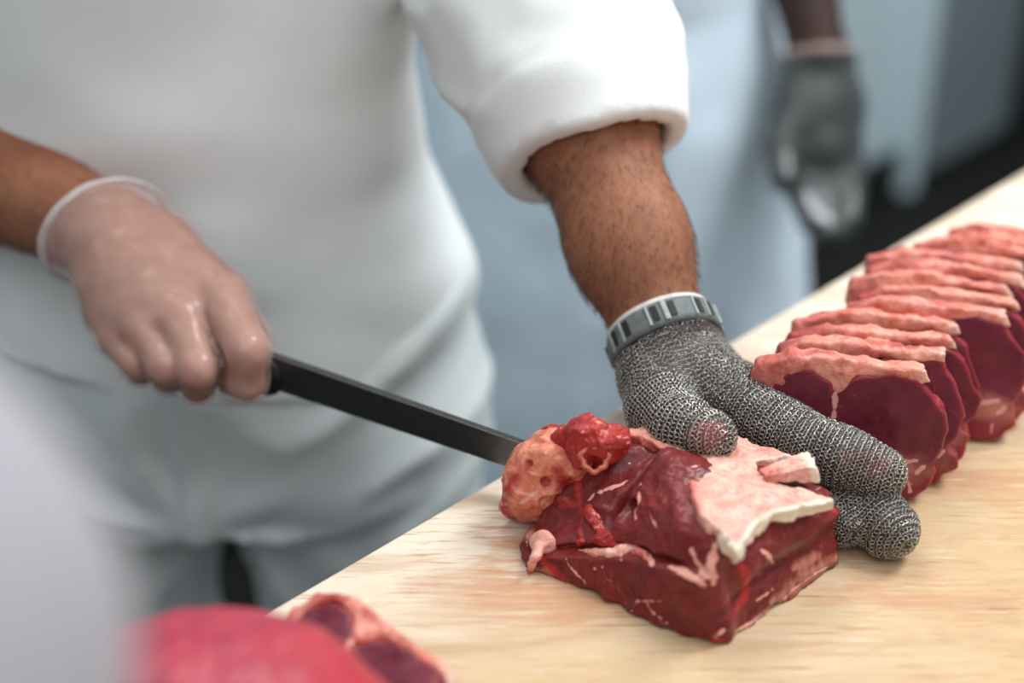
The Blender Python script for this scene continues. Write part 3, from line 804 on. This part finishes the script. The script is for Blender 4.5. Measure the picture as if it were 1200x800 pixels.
    out = cu[None, :, None] * a[:, None, :] + su[None, :, None] * b[:, None, :]          # ring, S, 3
    vv = P[:, None, None, :] + G[:, None, None, :] * wire * .8 + out[:, :, None, :] * (rad[:, None, None, None] + wire * np.cos(w)[None, None, :, None]) + n[:, None, None, :] * (wire * np.sin(w))[None, None, :, None]
    i = np.arange(S)[:, None]; j = np.arange(T_)[None, :]
    q = np.stack([i * T_ + j, ((i + 1) % S) * T_ + j, ((i + 1) % S) * T_ + (j + 1) % T_, i * T_ + (j + 1) % T_], -1).reshape(-1, 4)
    F = (q[None] + (np.arange(len(P)) * S * T_)[:, None, None]).reshape(-1, 4)
    o = mesh_obj(name, vv.reshape(-1, 3), F, mat, parent)
    o['kind'] = 'stuff'
    print('rings', len(P))
    return o

def nrm3(v): return v / (np.linalg.norm(v, axis=-1, keepdims=True) + 1e-12)

CUT = LW - LAX * .006                                   # the glove's top edge
CUTN = nrm(LAX + .15 * ND)
def below(P): return (P - CUT) @ CUTN

def mail_glove(parent):
    g = bpy.data.objects.new('mail_glove', None); COL.objects.link(g); g.parent = parent; g.matrix_parent_inverse = parent.matrix_world.inverted()
    g['label'] = 'steel ring mesh glove with a grey wrist strap'
    core = lambda P: np.maximum(hand_l(P, .0012), -below(P) - .002) + .0009 * vnoise(P * 90, 5)
    allp = np.array([p for k in FING for p in FING[k][0]] + [LW])
    lo, hi = allp.min(0) - .04, allp.max(0) + .04
    sp = [(FING['thumb'][0][3] + nrm(CAM - LW) * .010 + Z * .002, .010), (FING['index'][0][4] - nrm(LAX) * .004 + nrm(CAM - LW) * .012, .009), (FING['index'][0][3] + nrm(CAM - LW) * .012, .007)]
    inn = sdf('glove_core', core, lo, hi, .0017, UNDER, g, {'red': lambda P: np.clip(sum(k * np.clip(1.2 - np.linalg.norm(P - c, axis=1) / r + .35 * vnoise(P * 220, 8), 0, 1) for (c, r), k in zip(sp, (.95, .4, .4))), 0, 1)})
    surf = lambda P: hand_l(P, .0016) + .0009 * vnoise(P * 90, 5)
    ch = []
    for k, (pts, rs) in FING.items(): ch.append((pts[1:], rs[1:], True))
    mid = (FING['index'][0][1] + FING['ring'][0][1]) / 2
    pa = [LW - LAX * .004, LW * .5 + mid * .5, mid + (mid - LW) * .12]
    ch.insert(0, (pa, [.03, .04, .036], False))
    th = FING['thumb'][0]; ch.append(([LW + (th[0] - LW) * .2, th[0], th[1]], [.022, .02, .018], False))
    mail('ring_mesh', g, surf, ch, .00205, .00122, .00022, lambda P: (below(P) > .010) & (P[:, 2] > TZ + .001), STEEL)
    # strap round the wrist
    R = np.stack([nrm(np.cross(ND, CUTN)), nrm(ND - CUTN * (ND @ CUTN)), CUTN])
    def ring_pts(s, grow, m=96):
        an = np.arange(m) / m * 2 * math.pi; o = CUT + CUTN * s
        V = np.cos(an)[:, None] * R[0] + np.sin(an)[:, None] * R[1]; t = np.zeros(m)
        for _ in range(40): t = t + np.abs(np.minimum(hand_l(o + V * t[:, None], .001), 0)) * .9 + 1e-5
        t = (np.roll(t, 1) + t * 2 + np.roll(t, -1)) / 4
        return o + V * (t + grow)[:, None], V
    def band(name, prof, mat, par, m=96):
        rows = [ring_pts(s, gr, m)[0] for s, gr in prof]; k = len(rows); V = np.concatenate(rows)
        F = [(a * m + i, a * m + (i + 1) % m, ((a + 1) % k) * m + (i + 1) % m, ((a + 1) % k) * m + i) for a in range(k) for i in range(m)]
        return mesh_obj(name, V, F, mat, par)
    st = band('wrist_strap', [(-.001, .0012), (.0, .0034), (.002, .0036), (.011, .0040), (.0135, .0037), (.0145, .0024), (.0145, .0005), (0, .0002)], STRAP, g)
    band('liner_edge', [(-.0035, .0004), (-.004, .0016), (-.003, .0028), (.001, .0026), (.001, .0004)], RIMW, g)
    # raised loops and dark slots along the strap
    lv, lf, sv, sf = [], [], [], []
    for q in range(14):
        i0 = int(q * 96 / 14 + (2 if q % 2 else 0))
        bl, Vb = ring_pts(.0068, .0036); c = bl[i0]; n = Vb[i0]; tn = nrm(np.cross(CUTN, n)); RR = np.stack([tn, CUTN, n])
        w_ = .0009 if q % 3 else .0016
        lv.append(box_vf(c + tn * .0024, (w_, .0062, .0009), RR)); sv.append(box_vf(c - tn * .0016, (.0019, .0046, .0006), RR))
    V, F = join(lv); o = mesh_obj('strap_loops', V, F, STRAP2, st, smooth=False); m = o.modifiers.new('b', 'BEVEL'); m.width = .0005; m.segments = 2
    V, F = join(sv); mesh_obj('strap_slots', V, F, SLOT, st, smooth=False)
STRAP2 = m_plain('strap_webbing', lin(150, 158, 155), .55, 0, .15, 300)

# ================================================================== the butcher
# right fist on the knife
RWp = U(127, 275, .965); REl = U(-150, 140, 1.09)
KN0 = U(318, 435, .925); KN1 = U(598, 531, .862); KD = nrm(KN1 - KN0)
HND0 = KN0 - KD * .005; HND1 = KN0 - KD * .115
RF = {
    'index': ([U(258, 350, .922), U(289, 412, .897), U(288, 446, .908), U(272, 445, .935)], [.0140, .0114, .0108, .0098]),
    'middle': ([U(210, 374, .912), U(232, 432, .897), U(232, 450, .915), U(222, 440, .94)], [.0138, .0104, .0100, .0096]),
    'ring': ([U(172, 388, .915), U(194, 428, .902), U(198, 440, .922), U(192, 428, .945)], [.0132, .0100, .0096, .0092]),
    'little': ([U(140, 396, .925), U(160, 424, .912), U(166, 432, .93), U(164, 420, .948)], [.0120, .0092, .0088, .0085]),
    'thumb': ([U(190, 290, .965), U(262, 345, .955), U(292, 398, .948), U(303, 428, .945)], [.0175, .0145, .0120, .0100]),
}
def hand_r(P):
    ax = nrm(U(200, 380, .915) - RWp); nd = nrm(CAM - RWp)
    d = chain(flat(P, RWp, nd, .72), [RWp - ax * .01, RWp + ax * .02], [.0262, .0295], .01)
    for k, (pts, rs) in RF.items():
        if k == 'thumb':
            d = smin(d, chain(P, [RWp + ax * .01] + pts[:2], [.021, .0185, .0145], .01), .014)
        else:
            d = smin(d, chain(P, [RWp + ax * .012, RWp * .45 + pts[0] * .55, pts[0]], [.0225, .0185, rs[0]], .01), .012)
    for k in ('index', 'middle', 'ring'):
        nx = {'index': 'middle', 'middle': 'ring', 'ring': 'little'}[k]
        d = smin(d, cone(P, RF[k][0][0] * .8 + RWp * .2, RF[nx][0][0] * .8 + RWp * .2, .0135, .013), .01)
    for k, (pts, rs) in RF.items(): d = smin(d, chain(P, pts, rs, .003), .0022)
    return d

BX, BY = -.243, 1.045                                  # middle of the trunk
SHR = np.array([BX - .165, BY + .03, 1.40]); SHL = np.array([BX + .20, BY + .0, 1.40])
def trunk(P, grow=0.0):
    z = P[:, 2]
    hx = np.interp(z, (.70, .80, .95, 1.08, 1.22, 1.36, 1.46), (.180, .186, .167, .158, .168, .178, .10)) + grow
    hy = np.interp(z, (.70, .80, .95, 1.08, 1.22, 1.36, 1.46), (.11, .115, .118, .125, .122, .11, .07)) + grow
    q = np.hypot((P[:, 0] - BX) / hx, (P[:, 1] - BY) / hy)
    d = (q - 1) * np.minimum(hx, hy) * .9
    return smax(smax(d, z - 1.47, .06), .70 - z, .03)

def head(P, c):
    d = ell(P, c + (0, .0, .03), (.075, .095, .105)); d = smin(d, ell(P, c + (0, -.03, -.045), (.055, .062, .07)), .03)
    d = smin(d, cone(P, c + (0, .02, -.17), c + (0, .01, -.05), .06, .055), .03)
    d = smin(d, cone(P, c + (0, -.094, .015), c + (0, -.112, -.022), .009, .014), .012)          # nose
    for s in (-1, 1):
        d = smax(d, -ell(P, c + (s * .032, -.098, .018), (.017, .014, .011)), .012)                # eye sockets
        d = smin(d, ell(P, c + (s * .032, -.082, .018), (.0125, .0125, .0125)), .003)
        d = smin(d, ell(P, c + (s * .077, .01, .0), (.01, .02, .03)), .006)                         # ears
    d = smin(d, ell(P, c + (0, -.09, -.052), (.024, .012, .006)), .005); d = smin(d, ell(P, c + (0, -.087, -.066), (.02, .012, .007)), .005)
    return d

HB = np.array([BX + .01, BY - .06, 1.60])
def body(P):
    d = smax(trunk(P, -.012), .80 - P[:, 2], .03)
    d = smin(d, cone(P, (BX, BY, 1.42), SHR, .07, .058), .05); d = smin(d, cone(P, (BX, BY, 1.42), SHL, .07, .058), .05)
    ax = nrm(RWp - REl)
    arm = chain(P, [SHR, REl, REl * .55 + RWp * .45, RWp], [.052, .044, .042, .0275], .03)
    d = smin(d, arm, .03); d = smin(d, hand_r(P), .012)
    arm = chain(P, [SHL, LE, LE * .6 + LW * .4, LE * .25 + LW * .75, LW], [.050, .040, .0365, .0305, .0255], .03)
    d = smin(d, arm, .03); d = smin(d, hand_l(P, -.003), .01)
    d = smin(d, head(P, HB), .02)
    for s in (-1, 1):
        d = smin(d, chain(P, [(BX + .014 + s * .113, BY, .80), (BX + .02 + s * .106, BY - .01, .48), (BX + s * .1, BY, .10)], [.05, .05, .042], .03), .03)
        d = smin(d, cone(P, (BX + s * .1, BY, .07), (BX + s * .11, BY - .12, .04), .042, .034), .03)
    return d

def shirt(P):
    d = trunk(P, .014)
    z = P[:, 2]
    fold = .007 * ridge(np.stack([P[:, 0] * 5 + P[:, 2] * 4, P[:, 1] * 3, P[:, 2] * 9 - P[:, 0] * 7], 1), 3) + .004 * fbm(P * np.array([9, 9, 14]), 2, 5)
    d = d - fold * sst(z, 1.10, .97) - .004 * fbm(P * np.array([7, 7, 9]), 2, 6)
    d = d - .012 * sst(z, 1.02, .90)
    # sleeves: loose tubes, open at the cuff
    for k, (sh, el, wr, cf) in SLV.items():
        m = el + (wr - el) * cf; ax = nrm(wr - el)
        if k == 'l': rs = [.080, .066, .0535, .0475]
        else: rs = [.085, .078, .062, .056]
        pts = [sh, el, el + (wr - el) * cf * .6, m + ax * .05]
        o = chain(P, pts, rs, .05)
        q = (P - m) @ ax
        wob = .004 * ridge(np.stack([P[:, 0] * 12, P[:, 1] * 12, P[:, 2] * 22], 1), 7) + .003 * fbm(P * 22, 2, 8)
        hem = .0014 * sst(q, -.047, -.040) - .002 * np.exp(-((q + .041) / .003) ** 2)
        o = o - wob * sst(q, -.01, -.05) - hem
        inner = chain(P, [el - ax * .02, m + ax * .08], [rs[2] - .006, rs[3] - .0042], .01)
        tube = smax(o, q + .004 * vnoise(P * 18, 3), .003)
        d = smin(d, tube, .035)
        d = smax(d, -np.where(q > -.10, inner, 1.0), .002)
    d = np.maximum(d, HEM + .012 * vnoise(P * np.array([7, 7, 0]), 2) + .03 * np.clip(-(P[:, 0] - BX) / .2, -1, 1) - z)
    neck = np.linalg.norm(P - (BX + .01, BY - .04, 1.49), axis=1) - .085
    return smax(d, -neck, .01)
HEM = .895
SLV = {'l': (SHL, LE, LW, .50), 'r': (SHR, REl, RWp, .10)}

def trousers(P):
    x, y, z = P.T
    d = trunk(P, .024)
    d = smax(d, z - .935, .01); d = smax(d, .765 - z, .03)
    for s in (-1, 1):
        leg = chain(P, [(BX + .014 + s * .1, BY, .82), (BX + .014 + s * .116, BY - .004, .70), (BX + .01 + s * .102, BY - .012, .47), (BX + s * .102, BY, .09)], [.098, .083, .083, .08], .05)
        d = smin(d, leg, .008)
    d = smax(d, .075 - z, .01)
    # pull lines fanning out from the crotch, a fly seam
    r = np.hypot(x - BX - .014, (z - .78)); an = np.arctan2(z - .78, np.abs(x - BX - .014))
    fan = ridge(np.stack([an * 2.2 + 3 * (x > BX + .028), r * 5, 0 * x], 1), 13)
    d = d - .007 * fan * sst(r, .015, .06) * sst(z, .60, .72) - .009 * ridge(np.stack([x * 3, y * 3, z * 11 - x * 6], 1), 15) - .003 * fbm(P * 14, 2, 16)
    fly = np.exp(-((x - BX - .018) / .010) ** 4) * sst(z, .75, .78) * (y < BY)
    return d - .006 * fly

def boots(parent, bx, by, mat):
    for s in (-1, 1):
        c = np.array([bx + s * .1, by, .0])
        f = lambda P: np.maximum(smin(cone(P, c + (0, .0, .06), c + (s * .012, -.15, .04), .062, .05), cone(P, c + (0, 0, .06), c + (0, 0, .22), .062, .066), .03), .002 - P[:, 2])
        sdf('boot', f, c + (-.12, -.24, -.02), c + (.12, .1, .32), .012, mat, parent)

def butcher():
    t = thing('person', 'butcher in white shirt and trousers slicing the beef with a long knife', 'person', (BX, BY, 0))
    sdf('body', body, (BX - .36, .60, -.01), (.28, 1.24, 1.80), .0042, SKIN, t, B=8)
    sdf('shirt', shirt, (BX - .36, .66, .80), (.22, 1.26, 1.54), .005, SHIRT, t, B=8)
    sdf('trousers', trousers, (BX - .26, .78, .05), (BX + .26, 1.28, .97), .006, TROUS, t, B=8)
    boots(t, BX, BY, BOOT)
    mail_glove(t)
    # thin clear glove on the right hand
    ax = nrm(U(200, 380, .915) - RWp); cut = RWp - ax * .004; cn = nrm(ax + .12 * nrm(CAM - RWp))
    arm = lambda P: chain(P, [REl, REl * .55 + RWp * .45, RWp], [.044, .042, .0275], .03)
    def vg(P):
        q = (P - cut) @ cn
        h = smin(hand_r(P), arm(P), .012) - .0026 - .003 * sst(q, .02, -.002) + .0010 * fbm(P * 60, 2, 7)
        return smax(h, -q, .001)
    lo = np.min([p for k in RF for p in RF[k][0]] + [RWp], 0) - .06; hi = np.max([p for k in RF for p in RF[k][0]] + [RWp], 0) + .06
    g = sdf('vinyl_glove', vg, lo, hi, .0018, VINYL, t)
    g['label'] = 'thin clear disposable glove'
    def rim(P):
        q = (P - cut) @ cn
        h = smin(hand_r(P), arm(P), .012) - .0066
        return np.hypot(h, q + .002 * vnoise(P * 50, 4)) - .0024
    sdf('rolled_rim', rim, lo, hi, .0016, VINYLR, g)
    hair_cap(t, HB)
    arm_hair(t)

def hair_cap(t, hb):
    def hair(P):
        d = ell(P, hb + (0, .012, .04), (.09, .108, .112)) + .003 * fbm(P * 60, 2, 3)
        return np.maximum(d, -((P - hb) @ nrm((0, .62, .78))) + .03)
    sdf('hair', hair, hb - .16, hb + .18, .006, HAIR, t)

def arm_hair(t):
    rg = random.Random(4); V, F = [], []
    pts = []
    for (a, b, ra, rb, n, ck0, ck1) in ((LE, LW, .046, .030, 4200, .42, .93), (REl, RWp, .044, .031, 2000, .3, .95)):
        ax = nrm(b - a); e1 = nrm(np.cross(ax, Z)); e2 = np.cross(ax, e1); L = np.linalg.norm(b - a)
        for _ in range(n):
            s = rg.uniform(ck0, ck1); an = rg.uniform(0, 6.283); dv = e1 * math.cos(an) + e2 * math.sin(an)
            if dv @ nrm(CAM - LW) < -.15: continue
            pts.append((a + ax * L * s, dv, ax, e1 * -math.sin(an) + e2 * math.cos(an)))
    O = np.array([p[0] for p in pts]); D = np.array([p[1] for p in pts]); tt = np.full(len(pts), .012)
    for _ in range(30): tt = tt + np.clip(-body(O + D * tt[:, None]), -.002, .02) * .9
    for (o, d, ax, tn), r in zip(pts, tt):
        p = o + d * (r - .0005); L = rg.uniform(.004, .009); side = rg.gauss(.35, .5); k = len(V); w = .0001
        for j in range(4):
            f = j / 3; c = p + ax * L * f * .9 + tn * side * L * f + d * (.0013 * math.sin(f * 2.2)); ww = w * (1 - .8 * f)
            V += [c + tn * ww, c - tn * ww * .5 + d * ww, c - tn * ww * .5 - d * ww]
        for j in range(3):
            for i in range(3): F.append((k + j * 3 + i, k + j * 3 + (i + 1) % 3, k + j * 3 + 3 + (i + 1) % 3, k + j * 3 + 3 + i))
    o = mesh_obj('arm_hair', np.array(V), F, HAIR, t); o['kind'] = 'stuff'
butcher()

def knife():
    up = nrm(Z - KD * (Z @ KD)); sd = np.cross(KD, up)
    tip = KN1 + KD * .075; tip[2] = max(tip[2], TZ + .012)
    t = thing('knife', 'long straight butcher knife with dark steel blade entering the left end of the beef', 'knife', tuple(KN0))
    st = [(0, .0125, .0125, .0026), (.04, .0122, .0118, .0025), (.12, .0112, .0105, .0023), (.20, .0100, .0093, .002), (.26, .0085, .0080, .0012), (.30, .006, .006, .0010), (.316, .001, .001, .0005)]
    V, F = [], []
    for s, u_, l_, th in st:
        c = KN0 + KD * s
        V += [c + up * u_ + sd * th, c + up * u_ - sd * th, c - up * (l_ * .6) - sd * th * .8, c - up * l_, c - up * (l_ * .6) + sd * th * .8]
    for i in range(len(st) - 1):
        for j in range(5): F.append((i * 5 + j, i * 5 + (j + 1) % 5, (i + 1) * 5 + (j + 1) % 5, (i + 1) * 5 + j))
    F += [(4, 3, 2, 1, 0), tuple(range((len(st) - 1) * 5, len(st) * 5))]
    o = mesh_obj('blade', np.array(V), F, BLADE, t, smooth=False); m = o.modifiers.new('b', 'BEVEL'); m.width = .0004; m.segments = 2
    h = lambda P: smin(smin(cone(flat(P, HND0, sd, .7), HND0 - KD * .004, HND1, .0135, .0125), cone(flat(P, HND0, sd, .7), HND1, HND1 - KD * .012, .0125, .0155), .01), cone(flat(P, HND0, sd, .7), HND0 - up * .004, HND0 + KD * .004, .0135, .011), .006)
    sdf('handle', h, np.minimum(HND0, HND1) - .05, np.maximum(HND0, HND1) + .05, .003, HANDLE, t)
knife()

# ================================================================== the man behind
CX, CY = .085, 1.53
def coworker():
    t = thing('person', 'second worker behind, in a pale blue white coat, gloved hand hanging down', 'person', (CX, CY, 0))
    H = np.array([CX, CY - .03, 1.62]); S = [np.array([CX - .18, CY, 1.42]), np.array([CX + .18, CY - .01, 1.42])]
    El = U(918, -140, 1.52); Wr = U(958, 62, 1.50); Kn = U(962, 165, 1.50); Tp = U(968, 262, 1.50)
    El2 = np.array([CX - .25, CY + .02, 1.12]); Wr2 = np.array([CX - .28, CY - .01, .88])
    def coat0(P, g=0):
        z = P[:, 2]; hx = np.interp(z, (.45, .70, .98, 1.2, 1.38, 1.47), (.27, .235, .168, .17, .185, .1)) + g; hy = np.interp(z, (.45, .98, 1.2, 1.38, 1.47), (.17, .13, .13, .12, .08)) + g
        q = np.hypot((P[:, 0] - CX) / hx, (P[:, 1] - CY) / hy); d = (q - 1) * np.minimum(hx, hy) * .9
        d = d - .006 * ridge(np.stack([P[:, 0] * 9, P[:, 1] * 6, z * 2.2], 1), 31) - .004 * fbm(P * 9, 2, 32)
        return smax(smax(d, z - 1.47, .06), .45 - z, .01)
    side = nrm(U(990, 165, 1.5) - U(940, 165, 1.5))
    def hand(P, g=0):
        d = chain(flat(P, Kn, np.cross(side, nrm(Tp - Wr)), .65), [Wr, Wr * .45 + Kn * .55, Kn], [.027, .038, .036], .01)
        for i, o in enumerate((-.026, -.009, .009, .025)):
            a = Kn + side * o; b = a + (Tp - Kn) * (.55 + .05 * (i in (1, 2))) + np.array([0, -.008, 0]); c = a + (Tp - Kn) * (.9 + .12 * (i in (1, 2))) + np.array([0, -.022, .004]) - side * o * .3
            d = smin(d, chain(P, [a, b, c], [.0105, .0095, .008], .003), .004)
        th = [Wr * .6 + Kn * .4 - side * .02, Kn - side * .04 + np.array([0, -.012, 0]), Kn * .7 + Tp * .3 - side * .042 + np.array([0, -.03, 0])]
        return smin(d, chain(P, th, [.017, .0125, .0095], .005), .008) - g
    def body2(P):
        d = smin(trunk(P - np.array([CX - BX, CY - BY, 0]), -.012), head(P, H), .02)
        for s in S: d = smin(d, cone(P, (CX, CY, 1.42), s, .07, .055), .05)
        d = smin(d, chain(P, [S[1], El, Wr], [.05, .04, .027], .03), .03); d = smin(d, hand(P), .012)
        d = smin(d, chain(P, [S[0], El2, Wr2], [.05, .04, .028], .03), .03)
        fx = nrm((.05, -.2, -.95))
        for k in range(4): d = smin(d, chain(P, [Wr2, Wr2 + fx * .09 + np.array([.02, .012, 0]) * (k - 1.5), Wr2 + fx * .15 + np.array([.025, .015, -.01]) * (k - 1.5)], [.026, .011, .008], .004), .006)
        d = smin(d, chain(P, [Wr2, Wr2 + fx * .06 + (-.03, -.03, 0), Wr2 + fx * .1 + (-.035, -.04, 0)], [.022, .012, .009], .004), .006)
        for s in (-1, 1):
            d = smin(d, chain(P, [(CX + s * .09, CY, .8), (CX + s * .1, CY, .1)], [.085, .045], .03), .03); d = smin(d, cone(P, (CX + s * .1, CY, .07), (CX + s * .11, CY - .12, .04), .042, .034), .03)
        return d
    sdf('body', body2, (CX - .36, CY - .4, -.01), (CX + .42, CY + .24, 1.80), .008, SKIND, t, B=8)
    def coat(P):
        d = coat0(P)
        for s, e, w_, f in ((S[1], El, Wr, .05), (S[0], El2, Wr2, .55)):
            m = e + (w_ - e) * f; tube = smax(chain(P, [s, e, m + (w_ - e) * .2], [.075, .062, .055], .03), (P - m) @ nrm(w_ - e), .004)
            d = smin(d, tube, .03)
            d = smax(d, -np.where((P - m) @ nrm(w_ - e) > -.05, cone(P, e, m + (w_ - e) * .3, .05, .047), 1.), .003)
        return smax(d, -(np.linalg.norm(P - (CX, CY - .03, 1.5), axis=1) - .085), .01)
    sdf('coat', coat, (CX - .4, CY - .35, .4), (CX + .45, CY + .26, 1.54), .010, COAT, t, B=8)
    def tr(P):
        d = None
        for s in (-1, 1):
            l = chain(P, [(CX + s * .1, CY, .7), (CX + s * .105, CY, .09)], [.11, .085], .05); d = l if d is None else smin(d, l, .012)
        return smax(d, .07 - P[:, 2], .01)
    sdf('trousers', tr, (CX - .28, CY - .2, .0), (CX + .28, CY + .2, .86), .012, COAT, t)
    boots(t, CX, CY, BOOT)
    hair_cap(t, H)
    ax = nrm(Kn - Wr); cut = Wr + ax * .002
    arm = lambda P: cone(P, El, Wr, .04, .027)
    gl = lambda P: smax(smin(hand(P), arm(P), .012) - .0045 - .003 * sst((P - cut) @ ax, .03, 0) + .001 * fbm(P * 50, 2, 7), -((P - cut) @ ax), .001)
    lo = np.minimum(Wr, Tp) - .08; hi = np.maximum(Wr, Tp) + .08
    g = sdf('vinyl_glove', gl, lo, hi, .003, VINYLD, t); g['label'] = 'greyish see-through disposable glove'
    sdf('rolled_rim', lambda P: np.hypot(smin(hand(P), arm(P), .012) - .0075, (P - cut) @ ax) - .0042, lo, hi, .004, VINYL, g)
coworker()

# ================================================================== the sleeve in the near left corner
def near_person():
    S = np.array([-.225, -.02, 1.37]); E = U(-375, 800, .30); W_ = U(-560, 1350, .42)
    t = thing('person', 'blurred lilac white sleeve of a third worker at the left edge', 'person', (-.39, -.03, 0))
    bx, by = -.39, -.03
    arm = [S, E, W_]
    def tr(P, g=0):
        return trunk(P - np.array([bx - BX, by - BY, 0]), g)
    fx = nrm(W_ - E)
    def body3(P):
        d = smin(tr(P, -.012), head(np.stack([P[:, 0], 2 * by - P[:, 1], P[:, 2]], 1), np.array([bx, by, 1.6])), .02)
        d = smin(d, cone(P, (bx, by, 1.42), S, .07, .055), .05); d = smin(d, chain(P, arm, [.05, .042, .028], .03), .03)
        for k in range(4): d = smin(d, chain(P, [W_, W_ + fx * .08 + np.array([.02, .012, 0]) * (k - 1.5), W_ + fx * .13 + np.array([.022, .013, -.02]) * (k - 1.5)], [.027, .011, .008], .004), .006)
        d = smin(d, chain(P, [W_, W_ + fx * .05 + (.03, .02, 0), W_ + fx * .085 + (.04, .03, 0)], [.022, .012, .009], .004), .006)
        for s in (-1, 1): d = smin(d, chain(P, [(bx + s * .09, by, .8), (bx + s * .1, by, .1)], [.085, .045], .03), .03); d = smin(d, cone(P, (bx + s * .1, by, .07), (bx + s * .11, by + .12, .04), .042, .034), .03)
        return d
    sdf('body', body3, (bx - .3, by - .3, -.01), (.0, .50, 1.8), .010, SKIN, t, B=8)
    def sl(P):
        d = tr(P, .014) - .004 * fbm(P * 9, 2, 40)
        ax = fx; m = E + (W_ - E) * .8
        o = chain(P, [S, E, m + ax * .05], [.085, .072, .058], .04) - .006 * ridge(P * np.array([10, 10, 16]), 41)
        tube = smax(o, (P - m) @ ax, .004)
        d = smin(d, tube, .03)
        d = smax(d, -np.where((P - m) @ ax > -.08, cone(P, E, m + ax * .06, .06, .05), 1.), .003)
        return smax(d, -(np.linalg.norm(P - (bx, by + .04, 1.5), axis=1) - .085), .01)
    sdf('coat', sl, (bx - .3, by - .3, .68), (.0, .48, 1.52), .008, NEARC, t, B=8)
    def trs(P):
        d = smax(tr(P, .02), P[:, 2] - .86, .01)
        for s in (-1, 1): d = smin(d, chain(P, [(bx + s * .1, by, .7), (bx + s * .105, by, .09)], [.11, .085], .05), .012)
        return smax(d, .07 - P[:, 2], .01)
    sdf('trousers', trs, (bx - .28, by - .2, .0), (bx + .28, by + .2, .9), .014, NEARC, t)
    q = lambda c: c
    for s in (-1, 1):
        c = np.array([bx + s * .1, by, .0]); f = lambda P: np.maximum(smin(cone(P, c + (0, 0, .06), c + (s * .012, .15, .04), .062, .05), cone(P, c + (0, 0, .06), c + (0, 0, .22), .062, .066), .03), .002 - P[:, 2])
        sdf('boot', f, c + (-.12, -.1, -.02), c + (.12, .24, .32), .014, BOOT, t)
    def hair(P):
        hb = np.array([bx, by, 1.6]); return np.maximum(ell(P, hb + (0, -.012, .04), (.09, .108, .112)), -((P - hb) @ nrm((0, -.62, .78))) + .03)
    sdf('hair', hair, (bx - .16, by - .16, 1.44), (bx + .16, by + .16, 1.8), .008, HAIR, t)
near_person()

# ================================================================== light and camera
def area(name, loc, target, size, power, col=(1, 1, 1), sy=None):
    L = bpy.data.lights.new(name, 'AREA'); L.energy = power; L.size = size; L.color = col
    if sy: L.shape = 'RECTANGLE'; L.size_y = sy
    o = bpy.data.objects.new(name, L); COL.objects.link(o); o.location = loc
    o.rotation_euler = (Vector(target) - Vector(loc)).to_track_quat('-Z', 'Y').to_euler()
    return o
sc = bpy.context.scene
w = bpy.data.worlds.new('room_light'); sc.world = w; w.use_nodes = True
bg = w.node_tree.nodes['Background']; bg.inputs[0].default_value = (.9, .95, 1, 1); bg.inputs[1].default_value = .44
area('ceiling_lamp_table', (-.3, 1.55, 2.75), (.12, .68, TZ), 1.1, 27, (1, .985, .96), .9)
area('ceiling_lamp_front', (.25, -.3, 2.75), (.0, .95, TZ), 2.6, 29, (.95, .98, 1), 1.8)
area('ceiling_lamp_aisle', (1.35, 1.35, 2.75), (.7, 1.9, .7), 1.4, 68, (.92, .97, 1), .6)
cd = bpy.data.cameras.new('camera'); cam = bpy.data.objects.new('camera', cd); COL.objects.link(cam)
cam.location = CAM; cam.rotation_euler = (math.radians(60), 0, 0)
cd.sensor_width = 36; cd.lens = FPX * 36 / 1200; cd.clip_start = .02
cd.dof.use_dof = True; cd.dof.focus_distance = .83; cd.dof.aperture_fstop = 2.2; cd.dof.aperture_blades = 9
sc.camera = cam
vs = sc.view_settings; vs.view_transform = 'Standard'; vs.look = 'None'; vs.gamma = 1; vs.use_curve_mapping = False; vs.exposure = -.24
sc.cycles.use_denoising = True
try: sc.cycles.denoiser = 'OPENIMAGEDENOISE'
except Exception: pass
sc.cycles.max_bounces = 8; sc.cycles.transparent_max_bounces = 12
